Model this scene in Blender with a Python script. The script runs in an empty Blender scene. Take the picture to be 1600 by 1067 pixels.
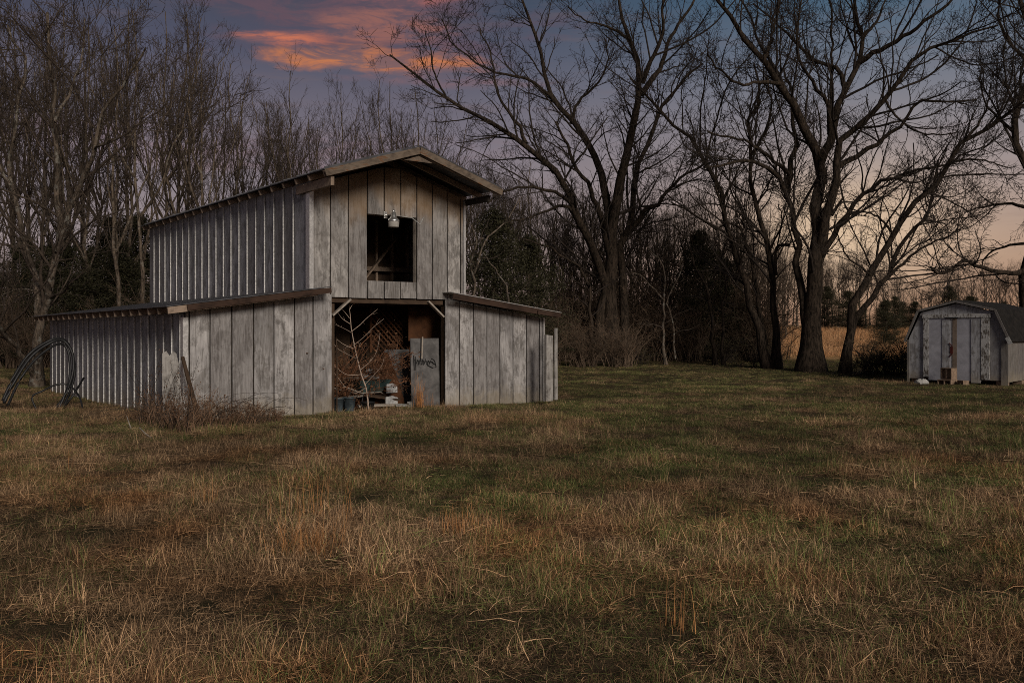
import bpy, math, random
import numpy as np
from mathutils import Vector, Matrix

S = bpy.context.scene
COL = S.collection
R = math.radians

# ------------------------------------------------------------------ camera
F, HY = 1487.5, 522.8          # focal length and horizon row in photo pixels (1600 wide)
cam_d = bpy.data.cameras.new("camera")
cam = bpy.data.objects.new("camera", cam_d); COL.objects.link(cam)
cam_d.sensor_width = 36.0
cam_d.lens = 36.0 * F / 1600.0
cam_d.shift_y = (HY - 533.5) / 1600.0
cam_d.clip_end = 3000.0
cam.location = (0, 0, 1.6)
cam.rotation_euler = (R(90), 0, 0)
S.camera = cam
S.view_settings.view_transform = 'Standard'
S.view_settings.look = 'None'
S.view_settings.exposure = 0.0
S.view_settings.gamma = 1.0
S.render.engine = 'CYCLES'
S.cycles.filter_width = .95
S.cycles.use_denoising = False
S.cycles.max_bounces = 5
S.cycles.diffuse_bounces = 3

# ------------------------------------------------------------------ node helpers
class NT:
    def __init__(s, tree): s.t = tree; s.n = tree.nodes; s.l = tree.links
    def node(s, typ, **kw):
        n = s.n.new(typ)
        for k, v in kw.items(): setattr(n, k, v)
        return n
    def put(s, sock, v):
        if isinstance(v, bpy.types.NodeSocket): s.l.new(v, sock)
        else: sock.default_value = v
    def math(s, op, a, b=None, c=None, clamp=False):
        n = s.node('ShaderNodeMath', operation=op); n.use_clamp = clamp
        s.put(n.inputs[0], a)
        if b is not None: s.put(n.inputs[1], b)
        if c is not None: s.put(n.inputs[2], c)
        return n.outputs[0]
    def ramp(s, fac, stops, interp='LINEAR'):
        n = s.node('ShaderNodeValToRGB'); cr = n.color_ramp; cr.interpolation = interp
        while len(cr.elements) < len(stops): cr.elements.new(0.5)
        for e, (p, c) in zip(cr.elements, stops):
            e.position = p; e.color = (c[0], c[1], c[2], 1)
        s.put(n.inputs[0], fac)
        return n.outputs[0]
    def mix(s, fac, a, b, mode='MIX'):
        n = s.node('ShaderNodeMix', data_type='RGBA', blend_type=mode)
        s.put(n.inputs[0], fac)
        for i, v in ((6, a), (7, b)):
            if isinstance(v, bpy.types.NodeSocket): s.l.new(v, n.inputs[i])
            else: n.inputs[i].default_value = (v[0], v[1], v[2], 1)
        return n.outputs[2]
    def noise(s, vec, scale, detail=4, rough=0.55, dist=0.0):
        n = s.node('ShaderNodeTexNoise')
        if vec is not None: s.l.new(vec, n.inputs['Vector'])
        n.inputs['Scale'].default_value = scale; n.inputs['Detail'].default_value = detail
        n.inputs['Roughness'].default_value = rough; n.inputs['Distortion'].default_value = dist
        return n.outputs[0]
    def mapping(s, vec, scale=(1, 1, 1), loc=(0, 0, 0), rot=(0, 0, 0)):
        n = s.node('ShaderNodeMapping'); s.l.new(vec, n.inputs[0])
        n.inputs['Scale'].default_value = scale; n.inputs['Location'].default_value = loc
        n.inputs['Rotation'].default_value = rot
        return n.outputs[0]
    def smooth(s, v, a, b):
        n = s.node('ShaderNodeMapRange', interpolation_type='SMOOTHSTEP')
        s.put(n.inputs[0], v); n.inputs[1].default_value = a; n.inputs[2].default_value = b
        return n.outputs[0]

# ------------------------------------------------------------------ world: dusk sky
W = bpy.data.worlds.new("World"); S.world = W; W.use_nodes = True
W.node_tree.nodes.clear(); w = NT(W.node_tree)
geo = w.node('ShaderNodeTexCoord').outputs['Generated']
sep = w.node('ShaderNodeSeparateXYZ'); w.l.new(geo, sep.inputs[0])
dx, dy, dz = sep.outputs
hyp = w.math('SQRT', w.math('ADD', w.math('MULTIPLY', dx, dx), w.math('MULTIPLY', dy, dy)))
elev = w.math('DIVIDE', w.math('ARCTAN2', dz, hyp), R(90))            # 0 horizon .. 1 zenith
az = w.math('ARCTAN2', dx, dy)                                        # 0 = +Y, positive to the right
east = w.ramp(elev, [(0.0, (.34, .17, .09)), (.05, (.45, .30, .215)), (.10, (.34, .28, .27)), (.155, (.185, .195, .235)), (.21, (.055, .115, .18)), (.30, (.022, .052, .09)), (.5, (.014, .022, .036)), (1, (.014, .018, .027))])
west = w.ramp(elev, [(0.0, (.36, .25, .22)), (.06, (.31, .255, .26)), (.12, (.20, .175, .21)), (.18, (.082, .086, .13)), (.23, (.046, .056, .085)), (.5, (.014, .020, .033)), (1, (.014, .018, .027))])
fac = w.smooth(az, -.15, .40)
base = w.mix(fac, west, east)
# afterglow round the place where the sun went down
gx = w.math('DIVIDE', w.math('SUBTRACT', az, .335), .10)
gz = w.math('DIVIDE', w.math('SUBTRACT', elev, .065), .035)
gl = w.math('EXPONENT', w.math('MULTIPLY', w.math('ADD', w.math('MULTIPLY', gx, gx), w.math('MULTIPLY', gz, gz)), -1.0))
base = w.mix(w.math('MULTIPLY', gl, .85), base, (.74, .54, .36))
# thin streaky clouds low over the glow
cm = w.node('ShaderNodeCombineXYZ'); w.l.new(az, cm.inputs[0]); w.l.new(w.math('MULTIPLY', elev, 1.57), cm.inputs[1])
st = w.noise(w.mapping(cm.outputs[0], (5, 42, 1)), 1.6, 5, .6)
base = w.mix(w.math('MULTIPLY', w.smooth(st, .5, .75), w.math('MULTIPLY', w.smooth(elev, .02, .05), .25)), base, (.20, .13, .12))
# sunset-lit cloud bank: a mauve body and coral underside
cn = w.noise(w.mapping(cm.outputs[0], (1, 3.2, 1), (3.1, 1.7, 0)), 7.0, 6, .62, .4)
def blob(cx, cz, rx, rz, warp=.5):
    a = w.math('DIVIDE', w.math('SUBTRACT', az, cx), rx)
    b = w.math('DIVIDE', w.math('SUBTRACT', elev, cz), rz)
    d = w.math('SQRT', w.math('ADD', w.math('MULTIPLY', a, a), w.math('MULTIPLY', b, b)))
    d = w.math('ADD', d, w.math('MULTIPLY', w.math('SUBTRACT', cn, .5), -warp * 4))
    return w.math('SUBTRACT', 1.0, w.smooth(d, .35, 1.15))
wisp = w.noise(w.mapping(cm.outputs[0], (1, 4.5, 1), (7.7, .4, 0)), 16.0, 6, .68, .6)
wf = w.math('ADD', .22, w.math('MULTIPLY', w.smooth(wisp, .38, .60), .78))
def cloud(cx, cz, rx, rz, col, k, warp):
    global base
    base = w.mix(w.math('MULTIPLY', w.math('MULTIPLY', blob(cx, cz, rx, rz, warp), wf), k), base, col)
cloud(-.15, .205, .20, .040, (.125, .080, .105), .9, .5)
cloud(-.165, .1755, .12, .0095, (.55, .19, .08), 1.0, .8)
cloud(-.235, .187, .05, .0050, (.55, .17, .10), 1.0, .5)
cloud(-.12, .198, .08, .012, (.34, .14, .11), .7, .8)
cloud(-.12, .216, .08, .007, (.36, .13, .12), .7, .8)
cloud(-.02, .222, .12, .008, (.36, .14, .13), .6, .8)
cloud(-.33, .115, .30, .02, (.28, .17, .18), .4, .5)
cloud(-.10, .165, .12, .006, (.24, .13, .14), .6, .8)
below = w.smooth(elev, -.02, .0)
base = w.mix(below, (.05, .045, .04), base)
bg = w.node('ShaderNodeBackground'); w.l.new(base, bg.inputs[0]); bg.inputs[1].default_value = 1.0
wo = w.node('ShaderNodeOutputWorld'); w.l.new(bg.outputs[0], wo.inputs[0])

# ------------------------------------------------------------------ sun: low, soft, from behind the camera on the right
sd = bpy.data.lights.new("sun", 'SUN'); sd.energy = 2.05; sd.angle = R(18); sd.color = (1.0, .90, .80)
sun = bpy.data.objects.new("sun", sd); COL.objects.link(sun)
sv = Vector((.46, -.88, .42)).normalized()
sun.rotation_euler = sv.to_track_quat('Z', 'Y').to_euler()

# ------------------------------------------------------------------ tagging and mesh helpers
def tag(o, label=None, cat=None, group=None, kind=None):
    if label: o['label'] = label
    if cat: o['category'] = cat
    if group: o['group'] = group
    if kind: o['kind'] = kind
    return o
def empty(name, loc=(0, 0, 0), rz=0):
    o = bpy.data.objects.new(name, None); COL.objects.link(o); o.location = loc; o.rotation_euler = (0, 0, rz)
    o.empty_display_size = .2
    return o
def link(name, me, mat, parent=None, smooth=False):
    o = bpy.data.objects.new(name, me); COL.objects.link(o)
    if mat is not None: me.materials.append(mat)
    if parent is not None: o.parent = parent
    if smooth: me.shade_smooth()
    return o
class MB:
    def __init__(s): s.v = []; s.f = []
    def add(s, vs, fs):
        k = len(s.v); s.v += [tuple(v) for v in vs]; s.f += [tuple(i + k for i in f) for f in fs]; return s
    def box(s, x0, x1, y0, y1, z0, z1):
        vs = [(x, y, z) for z in (z0, z1) for y in (y0, y1) for x in (x0, x1)]
        return s.add(vs, [(0, 2, 3, 1), (4, 5, 7, 6), (0, 1, 5, 4), (1, 3, 7, 5), (3, 2, 6, 7), (2, 0, 4, 6)])
    def bar(s, a, b, wd, ht, up=(0, 0, 1)):
        a, b = Vector(a), Vector(b); t = (b - a).normalized(); up = Vector(up)
        sx = t.cross(up).normalized() * wd / 2; uz = sx.cross(t).normalized() * ht / 2
        vs = [p + i * sx + j * uz for p in (a, b) for i, j in ((-1, -1), (1, -1), (1, 1), (-1, 1))]
        return s.add(vs, [(0, 1, 2, 3), (7, 6, 5, 4), (0, 4, 5, 1), (1, 5, 6, 2), (2, 6, 7, 3), (3, 7, 4, 0)])
    def prism(s, pts, y0, y1, axis='y'):
        n = len(pts)
        if axis == 'y': vs = [(p[0], y0, p[1]) for p in pts] + [(p[0], y1, p[1]) for p in pts]
        elif axis == 'x': vs = [(y0, p[0], p[1]) for p in pts] + [(y1, p[0], p[1]) for p in pts]
        else: vs = [(p[0], p[1], y0) for p in pts] + [(p[0], p[1], y1) for p in pts]
        fs = [tuple(range(n)), tuple(range(2 * n - 1, n - 1, -1))]
        fs += [(i, i + n, (i + 1) % n + n, (i + 1) % n) for i in range(n)]
        return s.add(vs, fs)
    def tube(s, pts, r, seg=8):
        pts = [Vector(p) for p in pts]; n = len(pts)
        rs = r if hasattr(r, '__len__') else [r] * n
        k = len(s.v)
        for i, p in enumerate(pts):
            t = (pts[min(i + 1, n - 1)] - pts[max(i - 1, 0)]).normalized()
            ref = Vector((0, 0, 1)) if abs(t.z) < .9 else Vector((1, 0, 0))
            a = t.cross(ref).normalized(); b = t.cross(a)
            for j in range(seg):
                q = 2 * math.pi * j / seg
                s.v.append(tuple(p + (a * math.cos(q) + b * math.sin(q)) * rs[i]))
        for i in range(n - 1):
            for j in range(seg):
                s.f.append((k + i * seg + j, k + i * seg + (j + 1) % seg, k + (i + 1) * seg + (j + 1) % seg, k + (i + 1) * seg + j))
        s.f.append(tuple(k + j for j in range(seg - 1, -1, -1))); s.f.append(tuple(k + (n - 1) * seg + j for j in range(seg)))
        return s
    def lathe(s, prof, seg=20, c=(0, 0, 0)):
        k = len(s.v); n = len(prof)
        for r, z in prof:
            for j in range(seg):
                q = 2 * math.pi * j / seg; s.v.append((c[0] + r * math.cos(q), c[1] + r * math.sin(q), c[2] + z))
        for i in range(n - 1):
            for j in range(seg):
                s.f.append((k + i * seg + j, k + i * seg + (j + 1) % seg, k + (i + 1) * seg + (j + 1) % seg, k + (i + 1) * seg + j))
        return s
    def build(s, name, mat, parent=None, smooth=False):
        me = bpy.data.meshes.new(name); me.from_pydata(s.v, [], s.f); me.update()
        return link(name, me, mat, parent, smooth)
def np_mesh(name, verts, quads, k=4):
    me = bpy.data.meshes.new(name)
    me.vertices.add(len(verts)); me.vertices.foreach_set('co', np.ascontiguousarray(verts, dtype=np.float32).ravel())
    nq = len(quads); me.loops.add(nq * k); me.loops.foreach_set('vertex_index', np.ascontiguousarray(quads, dtype=np.int32).ravel())
    me.polygons.add(nq); me.polygons.foreach_set('loop_start', np.arange(0, nq * k, k, dtype=np.int32))
    me.update(calc_edges=True); me.validate()
    return me
def at(x, y, Y):
    """the point Y metres ahead that the photo shows at (x, y)"""
    return Vector(((x - 800) * Y / F, Y, 1.6 + (HY - y) * Y / F))

# value noise for the terrain and the turf
def vnoise(x, y, seed=0):
    x = np.asarray(x, float); y = np.asarray(y, float)
    xi = np.floor(x).astype(np.int64); yi = np.floor(y).astype(np.int64); fx = x - xi; fy = y - yi
    fx = fx * fx * (3 - 2 * fx); fy = fy * fy * (3 - 2 * fy)
    def h(a, b):
        n = (a * 374761393 + b * 668265263 + seed * 982451653) & 0x7fffffff
        n = ((n ^ (n >> 13)) * 1274126177) & 0x7fffffff
        return ((n ^ (n >> 16)) & 0xffff) / 65535.0
    return (h(xi, yi) * (1 - fx) + h(xi + 1, yi) * fx) * (1 - fy) + (h(xi, yi + 1) * (1 - fx) + h(xi + 1, yi + 1) * fx) * fy
def fbm(x, y, seed=0, o=4):
    r = 0; a = .5; t = 0
    for i in range(o):
        r = r + a * vnoise(np.asarray(x) * 2 ** i, np.asarray(y) * 2 ** i, seed + i); t += a; a *= .5
    return r / t
def hgt(X, Y):
    X = np.asarray(X, float); Y = np.asarray(Y, float)
    d = np.maximum(0, Y - 31)
    base = .027 * d * d / (d + 4)
    base = np.where(Y > 150, .027 * 119 * 119 / 123 + .01 * (Y - 150), base)
    near = .05 * (fbm(X * .5, Y * .5, 5, 3) - .5) * np.clip((Y - 2) / 4, 0, 1)
    return base + near
def H(x, y): return float(hgt(x, y))

# ------------------------------------------------------------------ materials
def new_mat(name):
    m = bpy.data.materials.new(name); m.use_nodes = True; m.node_tree.nodes.clear()
    t = NT(m.node_tree); b = t.node('ShaderNodeBsdfPrincipled'); o = t.node('ShaderNodeOutputMaterial')
    t.l.new(b.outputs[0], o.inputs[0]); return m, t, b
def setc(t, b, c, rough=.8, metal=0.0, bump=None, bs=.3, bd=.01, spec=.3):
    if isinstance(c, bpy.types.NodeSocket): t.l.new(c, b.inputs['Base Color'])
    else: b.inputs['Base Color'].default_value = (*c, 1)
    t.put(b.inputs['Roughness'], rough); b.inputs['Metallic'].default_value = metal
    b.inputs['Specular IOR Level'].default_value = spec
    if bump is not None:
        n = t.node('ShaderNodeBump'); n.inputs['Strength'].default_value = bs; n.inputs['Distance'].default_value = bd
        t.l.new(bump, n.inputs['Height']); t.l.new(n.outputs[0], b.inputs['Normal'])
def siding(name, lo, hi, brown=0.0, dirt=(.10, .085, .07), seed=0.0, vary=.5):
    m, t, b = new_mat(name)
    oc = t.node('ShaderNodeTexCoord').outputs['Object']
    isl = t.node('ShaderNodeNewGeometry').outputs['Random Per Island']
    off = t.node('ShaderNodeCombineXYZ'); t.l.new(t.math('MULTIPLY', isl, 37.0), off.inputs[2]); t.l.new(t.math('MULTIPLY', isl, 11.0), off.inputs[0])
    va = t.node('ShaderNodeVectorMath', operation='ADD'); t.l.new(oc, va.inputs[0]); t.l.new(off.outputs[0], va.inputs[1]); pv = va.outputs[0]
    big = t.noise(t.mapping(pv, (1, 1, .55), (seed, 0, 0)), 1.7, 5, .6, .5)
    blot = t.noise(t.mapping(pv, (1.2, 1.2, .8), (seed + 5, 3, 0)), 2.6, 8, .72, .7)
    streak = t.noise(t.mapping(pv, (1, 1, .045)), 70, 3, .6)
    weave = t.noise(t.mapping(pv, (1, 1, 1)), 160, 2, .5)
    f = t.math('ADD', t.math('MULTIPLY', t.math('SUBTRACT', big, .5), 3.0), t.math('ADD', .5, t.math('MULTIPLY', t.math('SUBTRACT', isl, .5), vary)), clamp=True)
    c = t.mix(f, lo, hi)
    c = t.mix(t.math('MULTIPLY', t.smooth(blot, .49, .60), .70), c, dirt)
    smut = t.noise(t.mapping(pv, (1.3, 1.3, .7), (seed + 9, 2, 4)), 4.2, 8, .78, .2)
    c = t.mix(t.math('MULTIPLY', t.smooth(smut, .50, .60), .62), c, tuple(v * .6 for v in dirt))
    run_ = t.noise(t.mapping(pv, (1, 1, .10), (seed, 1, 0)), 11, 5, .65, .3)
    c = t.mix(t.math('MULTIPLY', t.smooth(run_, .50, .62), .55), c, dirt)
    c = t.mix(t.math('MULTIPLY', t.smooth(run_, .46, .30), .35), c, tuple(min(.8, v * 1.3) for v in hi))
    # the odd panel that stayed much darker
    c = t.mix(t.math('MULTIPLY', t.math('GREATER_THAN', isl, .86), .6), c, (.09, .075, .068))
    c = t.mix(t.math('MULTIPLY', t.smooth(streak, .42, .66), .30), c, tuple(v * .55 for v in lo))
    c = t.mix(t.math('MULTIPLY', t.smooth(streak, .62, .45), .16), c, (.62, .61, .60))
    c = t.mix(t.math('MULTIPLY', weave, .22), c, (.12, .11, .10))
    z = t.node('ShaderNodeSeparateXYZ'); t.l.new(oc, z.inputs[0]); z = z.outputs[2]
    if brown:
        zz = t.math('ADD', z, t.math('MULTIPLY', t.math('SUBTRACT', big, .5), 1.6))
        zz = t.math('ADD', zz, t.math('MULTIPLY', t.math('SUBTRACT', isl, .5), .5))
        c = t.mix(t.math('MULTIPLY', t.smooth(zz, 3.95, 4.6), brown), c, (.22, .135, .06))
    # rain-splashed, mossy foot of the boards
    zb = t.math('ADD', z, t.math('MULTIPLY', t.math('SUBTRACT', blot, .5), 1.3))
    c = t.mix(t.math('MULTIPLY', t.smooth(zb, .50, .05), .55), c, (.30, .25, .17))
    hh = t.math('ADD', t.math('MULTIPLY', streak, .6), t.math('MULTIPLY', weave, .4))
    setc(t, b, c, t.math('ADD', .48, t.math('MULTIPLY', blot, .35)), .0, hh, .5, .004, .4)
    return m
def wood(name, c1, c2, scale=6, rough=.85, axis=(1, 1, 1), wear=None):
    m, t, b = new_mat(name)
    oc = t.node('ShaderNodeTexCoord').outputs['Object']
    n1 = t.noise(t.mapping(oc, axis), scale, 6, .65, .6); n2 = t.noise(oc, scale * .3, 4, .6, 1.0)
    isl = t.node('ShaderNodeNewGeometry').outputs['Random Per Island']
    f = t.math('ADD', t.math('MULTIPLY', t.math('ADD', n1, n2), .95), t.math('MULTIPLY', isl, .35))
    c = t.mix(t.smooth(f, .75, 1.35), c1, c2)
    if wear: c = t.mix(t.smooth(n1, wear[1], wear[1] + .05), c, wear[0])
    setc(t, b, c, rough, 0, n1, .6, .008, .2)
    return m
def plain(name, c, rough=.7, metal=0.0, var=.35, scale=9, bs=.3):
    m, t, b = new_mat(name)
    oc = t.node('ShaderNodeTexCoord').outputs['Object']; n = t.noise(oc, scale, 6, .65, .5)
    cc = t.mix(t.smooth(n, .35, .68), tuple(v * (1 - var) for v in c), tuple(min(1, v * (1 + var)) for v in c))
    setc(t, b, cc, rough, metal, n, bs, .006)
    return m
def peel(name, paint, under):
    m, t, b = new_mat(name)
    oc = t.node('ShaderNodeTexCoord').outputs['Object']
    n = t.noise(t.mapping(oc, (1, 1, .16)), 55, 6, .7, .6); n2 = t.noise(oc, 4, 4, .6)
    f = t.smooth(t.math('ADD', n, t.math('MULTIPLY', t.math('SUBTRACT', n2, .5), .5)), .46, .54)
    setc(t, b, t.mix(f, under, paint), .8, 0, f, .6, .004)
    return m
def bark(name, c1, c2, scale=7, lich=0.0):
    m, t, b = new_mat(name)
    oc = t.node('ShaderNodeTexCoord').outputs['Object']
    n1 = t.noise(t.mapping(oc, (1, 1, .22)), scale, 7, .72, .8); n2 = t.noise(oc, .9, 4, .6)
    c = t.mix(t.smooth(n1, .38, .62), c1, c2)
    if lich: c = t.mix(t.math('MULTIPLY', t.smooth(t.noise(oc, 5.5, 6, .75), .52, .62), lich), c, (.30, .29, .25))
    c = t.mix(t.math('MULTIPLY', t.smooth(n2, .5, .7), .4), c, tuple(v * .55 for v in c1))
    setc(t, b, c, .95, 0, n1, .9, .03, .1)
    return m
M = {}
M['front'] = siding('painted_board_siding', (.17, .16, .155), (.60, .575, .55), vary=.9)
M['gable'] = siding('stained_board_siding', (.17, .155, .14), (.56, .53, .49), brown=.68, vary=.7, seed=9)
M['side'] = siding('grey_sheet_siding', (.24, .24, .255), (.44, .44, .47), seed=3, vary=.5, dirt=(.07, .065, .06))
M['rib'] = plain('bare_metal_rib', (.68, .67, .64), .5, .1, .3, 22)
M['sheet'] = plain('dirty_metal_sheet', (.13, .125, .12), .6, .0, .35, 4)
M['back'] = plain('dark_backing_board', (.035, .028, .022), .95)
M['rafter'] = wood('old_rafter_wood', (.12, .088, .064), (.36, .27, .20), 9)
M['fascia'] = wood('weathered_fascia_wood', (.04, .03, .023), (.20, .155, .115), 12, axis=(.25, 1, 1), wear=((.16, .085, .045), .56))
M['beam'] = wood('reddish_edge_board', (.012, .008, .006), (.065, .038, .026), 7, axis=(.3, 1, 1), wear=((.30, .22, .15), .68))
M['brace'] = wood('grey_brace_wood', (.20, .17, .14), (.40, .35, .29), 14)
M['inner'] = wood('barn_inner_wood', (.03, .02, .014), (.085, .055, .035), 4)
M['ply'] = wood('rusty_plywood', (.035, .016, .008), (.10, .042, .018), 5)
M['roofmetal'] = plain('old_roof_metal', (.10, .10, .105), .5, .5, .4, 3)
M['edge'] = plain('bright_metal_edge', (.55, .54, .52), .45, .6, .2, 20)
M['bark'] = bark('dark_furrowed_bark', (.010, .008, .006), (.068, .050, .036), 13)
M['bark2'] = bark('lichened_grey_bark', (.035, .028, .021), (.18, .14, .105), 12, .6)
M['bark3'] = bark('brown_forest_bark', (.035, .027, .02), (.19, .145, .105), 12, .4)
M['twig'] = plain('brown_twigs', (.035, .026, .020), .9)
M['twig2'] = plain('grey_brown_twigs', (.065, .048, .035), .9)
M['pale'] = plain('pale_sapling_bark', (.46, .35, .27), .8, 0, .25, 30)
M['weed'] = plain('reddish_dead_stems', (.27, .165, .10), .9, 0, .5, 3)
M['deadstem'] = plain('dark_reddish_stems', (.22, .10, .05), .9, 0, .5, 3)
M['brushwood'] = plain('brown_brushwood', (.15, .105, .07), .9, 0, .4, 1.2)
M['straw'] = plain('orange_dry_straw', (.50, .24, .09), .85, 0, .35, 14)
M['white'] = plain('chalky_white_board', (.40, .40, .385), .7, 0, .3, 14)
M['black'] = plain('black_poly_pipe', (.018, .018, .018), .45, 0, .3, 8)
M['paint'] = plain('black_spray_paint', (.02, .02, .02), .6)
M['greenp'] = plain('dull_green_plastic', (.045, .075, .07), .5, 0, .3, 6)
M['bluep'] = plain('faded_blue_plastic', (.07, .09, .10), .5, 0, .3, 8)
M['zinc'] = plain('galvanised_lamp_metal', (.62, .62, .60), .32, .85, .2, 25, .1)
M['lens'] = plain('clouded_lamp_lens', (.42, .40, .36), .35, 0, .15, 30, .1)
M['peel'] = peel('peeling_white_paint', (.44, .435, .42), (.10, .085, .07))
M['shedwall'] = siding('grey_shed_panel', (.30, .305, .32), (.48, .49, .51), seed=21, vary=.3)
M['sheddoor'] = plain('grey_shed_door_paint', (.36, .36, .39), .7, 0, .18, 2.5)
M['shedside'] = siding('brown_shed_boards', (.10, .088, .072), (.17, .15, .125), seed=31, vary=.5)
M['shingle'] = plain('dark_mossy_shingles', (.014, .012, .010), .98, 0, .5, 7, .9)
M['tan'] = wood('bare_tan_board', (.13, .10, .075), (.22, .17, .13), 12)
M['red'] = plain('rusty_red_metal', (.07, .015, .012), .6)
M['block'] = plain('stained_concrete_block', (.27, .19, .13), .9, 0, .25, 14)
M['cement'] = plain('pale_concrete', (.42, .41, .38), .9, 0, .25, 14)
M['post'] = wood('silvered_post_wood', (.09, .08, .07), (.40, .38, .35), 16, axis=(1, 1, .12))

# leaf material: small evergreen leaves
def leafmat(name, a, b_):
    m, t, b = new_mat(name)
    isl = t.node('ShaderNodeNewGeometry').outputs['Random Per Island']
    setc(t, b, t.mix(isl, a, b_), .7, 0, spec=.25); return m
M['cedar'] = leafmat('dark_cedar_needles', (.022, .022, .011), (.062, .056, .026))
M['ivy'] = leafmat('dull_evergreen_leaves', (.04, .036, .016), (.13, .10, .048))
M['deadleaf'] = leafmat('curled_brown_leaves', (.06, .034, .02), (.18, .095, .05))

# ------------------------------------------------------------------ ground
def axis_pts(a, b, step, far, lim):
    mid = list(np.arange(a, b + 1e-6, step)); up = []; x = b; s = step
    while x < far: s *= 1.25; x += s; up.append(x)
    dn = []; x = a; s = step
    while x > lim: s *= 1.25; x -= s; dn.append(x)
    return np.array(dn[::-1] + mid + up)
gxs = axis_pts(-26, 32, .4, 900, -900); gys = axis_pts(-2, 62, .4, 1300, -300)
GX, GY = np.meshgrid(gxs, gys); nx, ny = len(gxs), len(gys)
gv = np.stack([GX, GY, hgt(GX, GY)], -1).reshape(-1, 3)
ii = (np.arange(ny - 1)[:, None] * nx + np.arange(nx - 1)[None, :]).ravel()
gq = np.stack([ii, ii + 1, ii + nx + 1, ii + nx], -1)
m, t, b = new_mat('dead_lawn_thatch')
oc = t.node('ShaderNodeTexCoord').outputs['Object']
n1 = t.noise(oc, .45, 5, .6, .4); n2 = t.noise(oc, 9, 6, .75, .6); n3 = t.noise(oc, 60, 4, .7)
c = t.mix(t.smooth(n2, .35, .68), (.045, .031, .018), (.13, .09, .05))
c = t.mix(t.math('MULTIPLY', t.smooth(n1, .46, .60), .6), c, (.035, .04, .014))
yy = t.node('ShaderNodeSeparateXYZ'); t.l.new(oc, yy.inputs[0])
c = t.mix(t.smooth(t.math('ADD', yy.outputs[1], t.math('MULTIPLY', n1, 8)), 49, 54), c, t.mix(n2, (.42, .24, .10), (.62, .38, .17)))
setc(t, b, c, .95, 0, t.math('ADD', n2, t.math('MULTIPLY', n3, .5)), 1.0, .04, .1)
g = link('ground', np_mesh('ground', gv, gq), m, None, True); tag(g, kind='structure')

# ------------------------------------------------------------------ barn (local axes: u along the front, v into the building)
TH = .6456
BARN = (-6.06, 17.64)
cu, su = math.cos(TH), math.sin(TH)
def bw(u, v, z=0.0): return Vector((BARN[0] + u * cu - v * su, BARN[1] + u * su + v * cu, z))
barn = empty('barn', (BARN[0], BARN[1], 0), TH)
tag(barn, 'tall weathered grey barn with gabled loft over a doorway and two low lean-to wings', 'barn')
rnd = random.Random(4)
UE, UF, UD, UB, UC = 2.54, 6.22, 8.51, 3.0, 5.73
UM = (UE + UF) / 2
VU, VL = 10.89, 11.6
ZE, ZP = 4.66, 5.22          # upper wall top at the eave / at the peak
def rooftop(u): return ZP - abs(u - UM) * (ZP - ZE) / (UM - UE) + .0
def panels(mb, seams, v0, v1, zb, ztop, gap=.027, jit=.006):
    for a, b_ in zip(seams[:-1], seams[1:]):
        j = rnd.uniform(-jit, jit); za, zc = ztop(a + gap / 2), ztop(b_ - gap / 2)
        lo = zb(a) if callable(zb) else zb
        lo2 = lo + rnd.uniform(-.012, .012)
        a0, b0 = a + gap / 2, b_ - gap / 2
        y0, y1 = v0 + j, v1 + j
        t_ = rnd.uniform(-.003, .003)
        vs = [(a0, y0 + t_, lo2), (b0, y0 - t_, lo2), (b0, y0 - t_, zc), (a0, y0 + t_, za), (a0, y1, lo2), (b0, y1, lo2), (b0, y1, zc), (a0, y1, za)]
        mb.add(vs, [(0, 1, 2, 3), (5, 4, 7, 6), (0, 4, 5, 1), (3, 2, 6, 7), (0, 3, 7, 4), (1, 5, 6, 2)])
# lower left front
lz = lambda u: 2.02 + (2.44 - 2.02) * (u / 2.7)
p = MB(); panels(p, [0.0, .08, .47, .89, 1.32, 1.74, 2.17, 2.57, 2.99], 0, .022, -.08, lambda u: min(lz(u), 2.42)); p.build('wall', M['front'], barn)
MB().prism([(.01, -.05), (2.97, -.05), (2.97, 2.40), (2.6, 2.40), (.01, 1.9)], .028, .06).build('backing', M['back'], barn)
# lower right front
rz_ = lambda u: 2.40 - (u - UC) * (2.40 - 2.0) / (UD - UC)
p = MB(); panels(p, [5.73, 6.12, 6.5, 6.87, 7.24, 7.62, 8.02, 8.41, 8.51], 0, .022, -.02, rz_); p.build('wall', M['front'], barn)
MB().prism([(5.75, 0), (8.5, 0), (8.5, 1.97), (5.75, 2.37)], .028, .06).build('backing', M['back'], barn)
# gable front with the loft hatch
p = MB()
gs = [UE, 2.95, 3.36, 3.80]; WL, WR, WB, WT = 3.80, 5.0, 2.73, 4.12
panels(p, gs, 0, .022, 2.37, lambda u: rooftop(u) - .02)
panels(p, [WR, 5.40, 5.79, 6.14, UF], 0, .022, 2.37, lambda u: rooftop(u) - .02)
panels(p, [WL, 4.20, 4.60, WR], 0, .022, 2.37, lambda u: WB)
panels(p, [WL, 4.20, 4.60, WR], 0, .022, WT, lambda u: rooftop(u) - .02)
p.build('gable_wall', M['gable'], barn)
q = MB()
q.prism([(UE + .01, 2.41), (WL - .01, 2.41), (WL - .01, rooftop(WL) - .05), (UE + .01, rooftop(UE) - .05)], .03, .07)
q.prism([(WR + .01, 2.41), (UF - .01, 2.41), (UF - .01, rooftop(UF) - .05), (WR + .01, rooftop(WR) - .05)], .03, .07)
q.box(WL - .01, WR + .01, .03, .07, 2.41, WB - .015)
q.prism([(WL - .01, WT + .015), (WR + .01, WT + .015), (WR + .01, rooftop(WR) - .05), (UM, rooftop(UM) - .05), (WL - .01, rooftop(WL) - .05)], .03, .07)
q.build('backing', M['back'], barn)
hf = MB()
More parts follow.
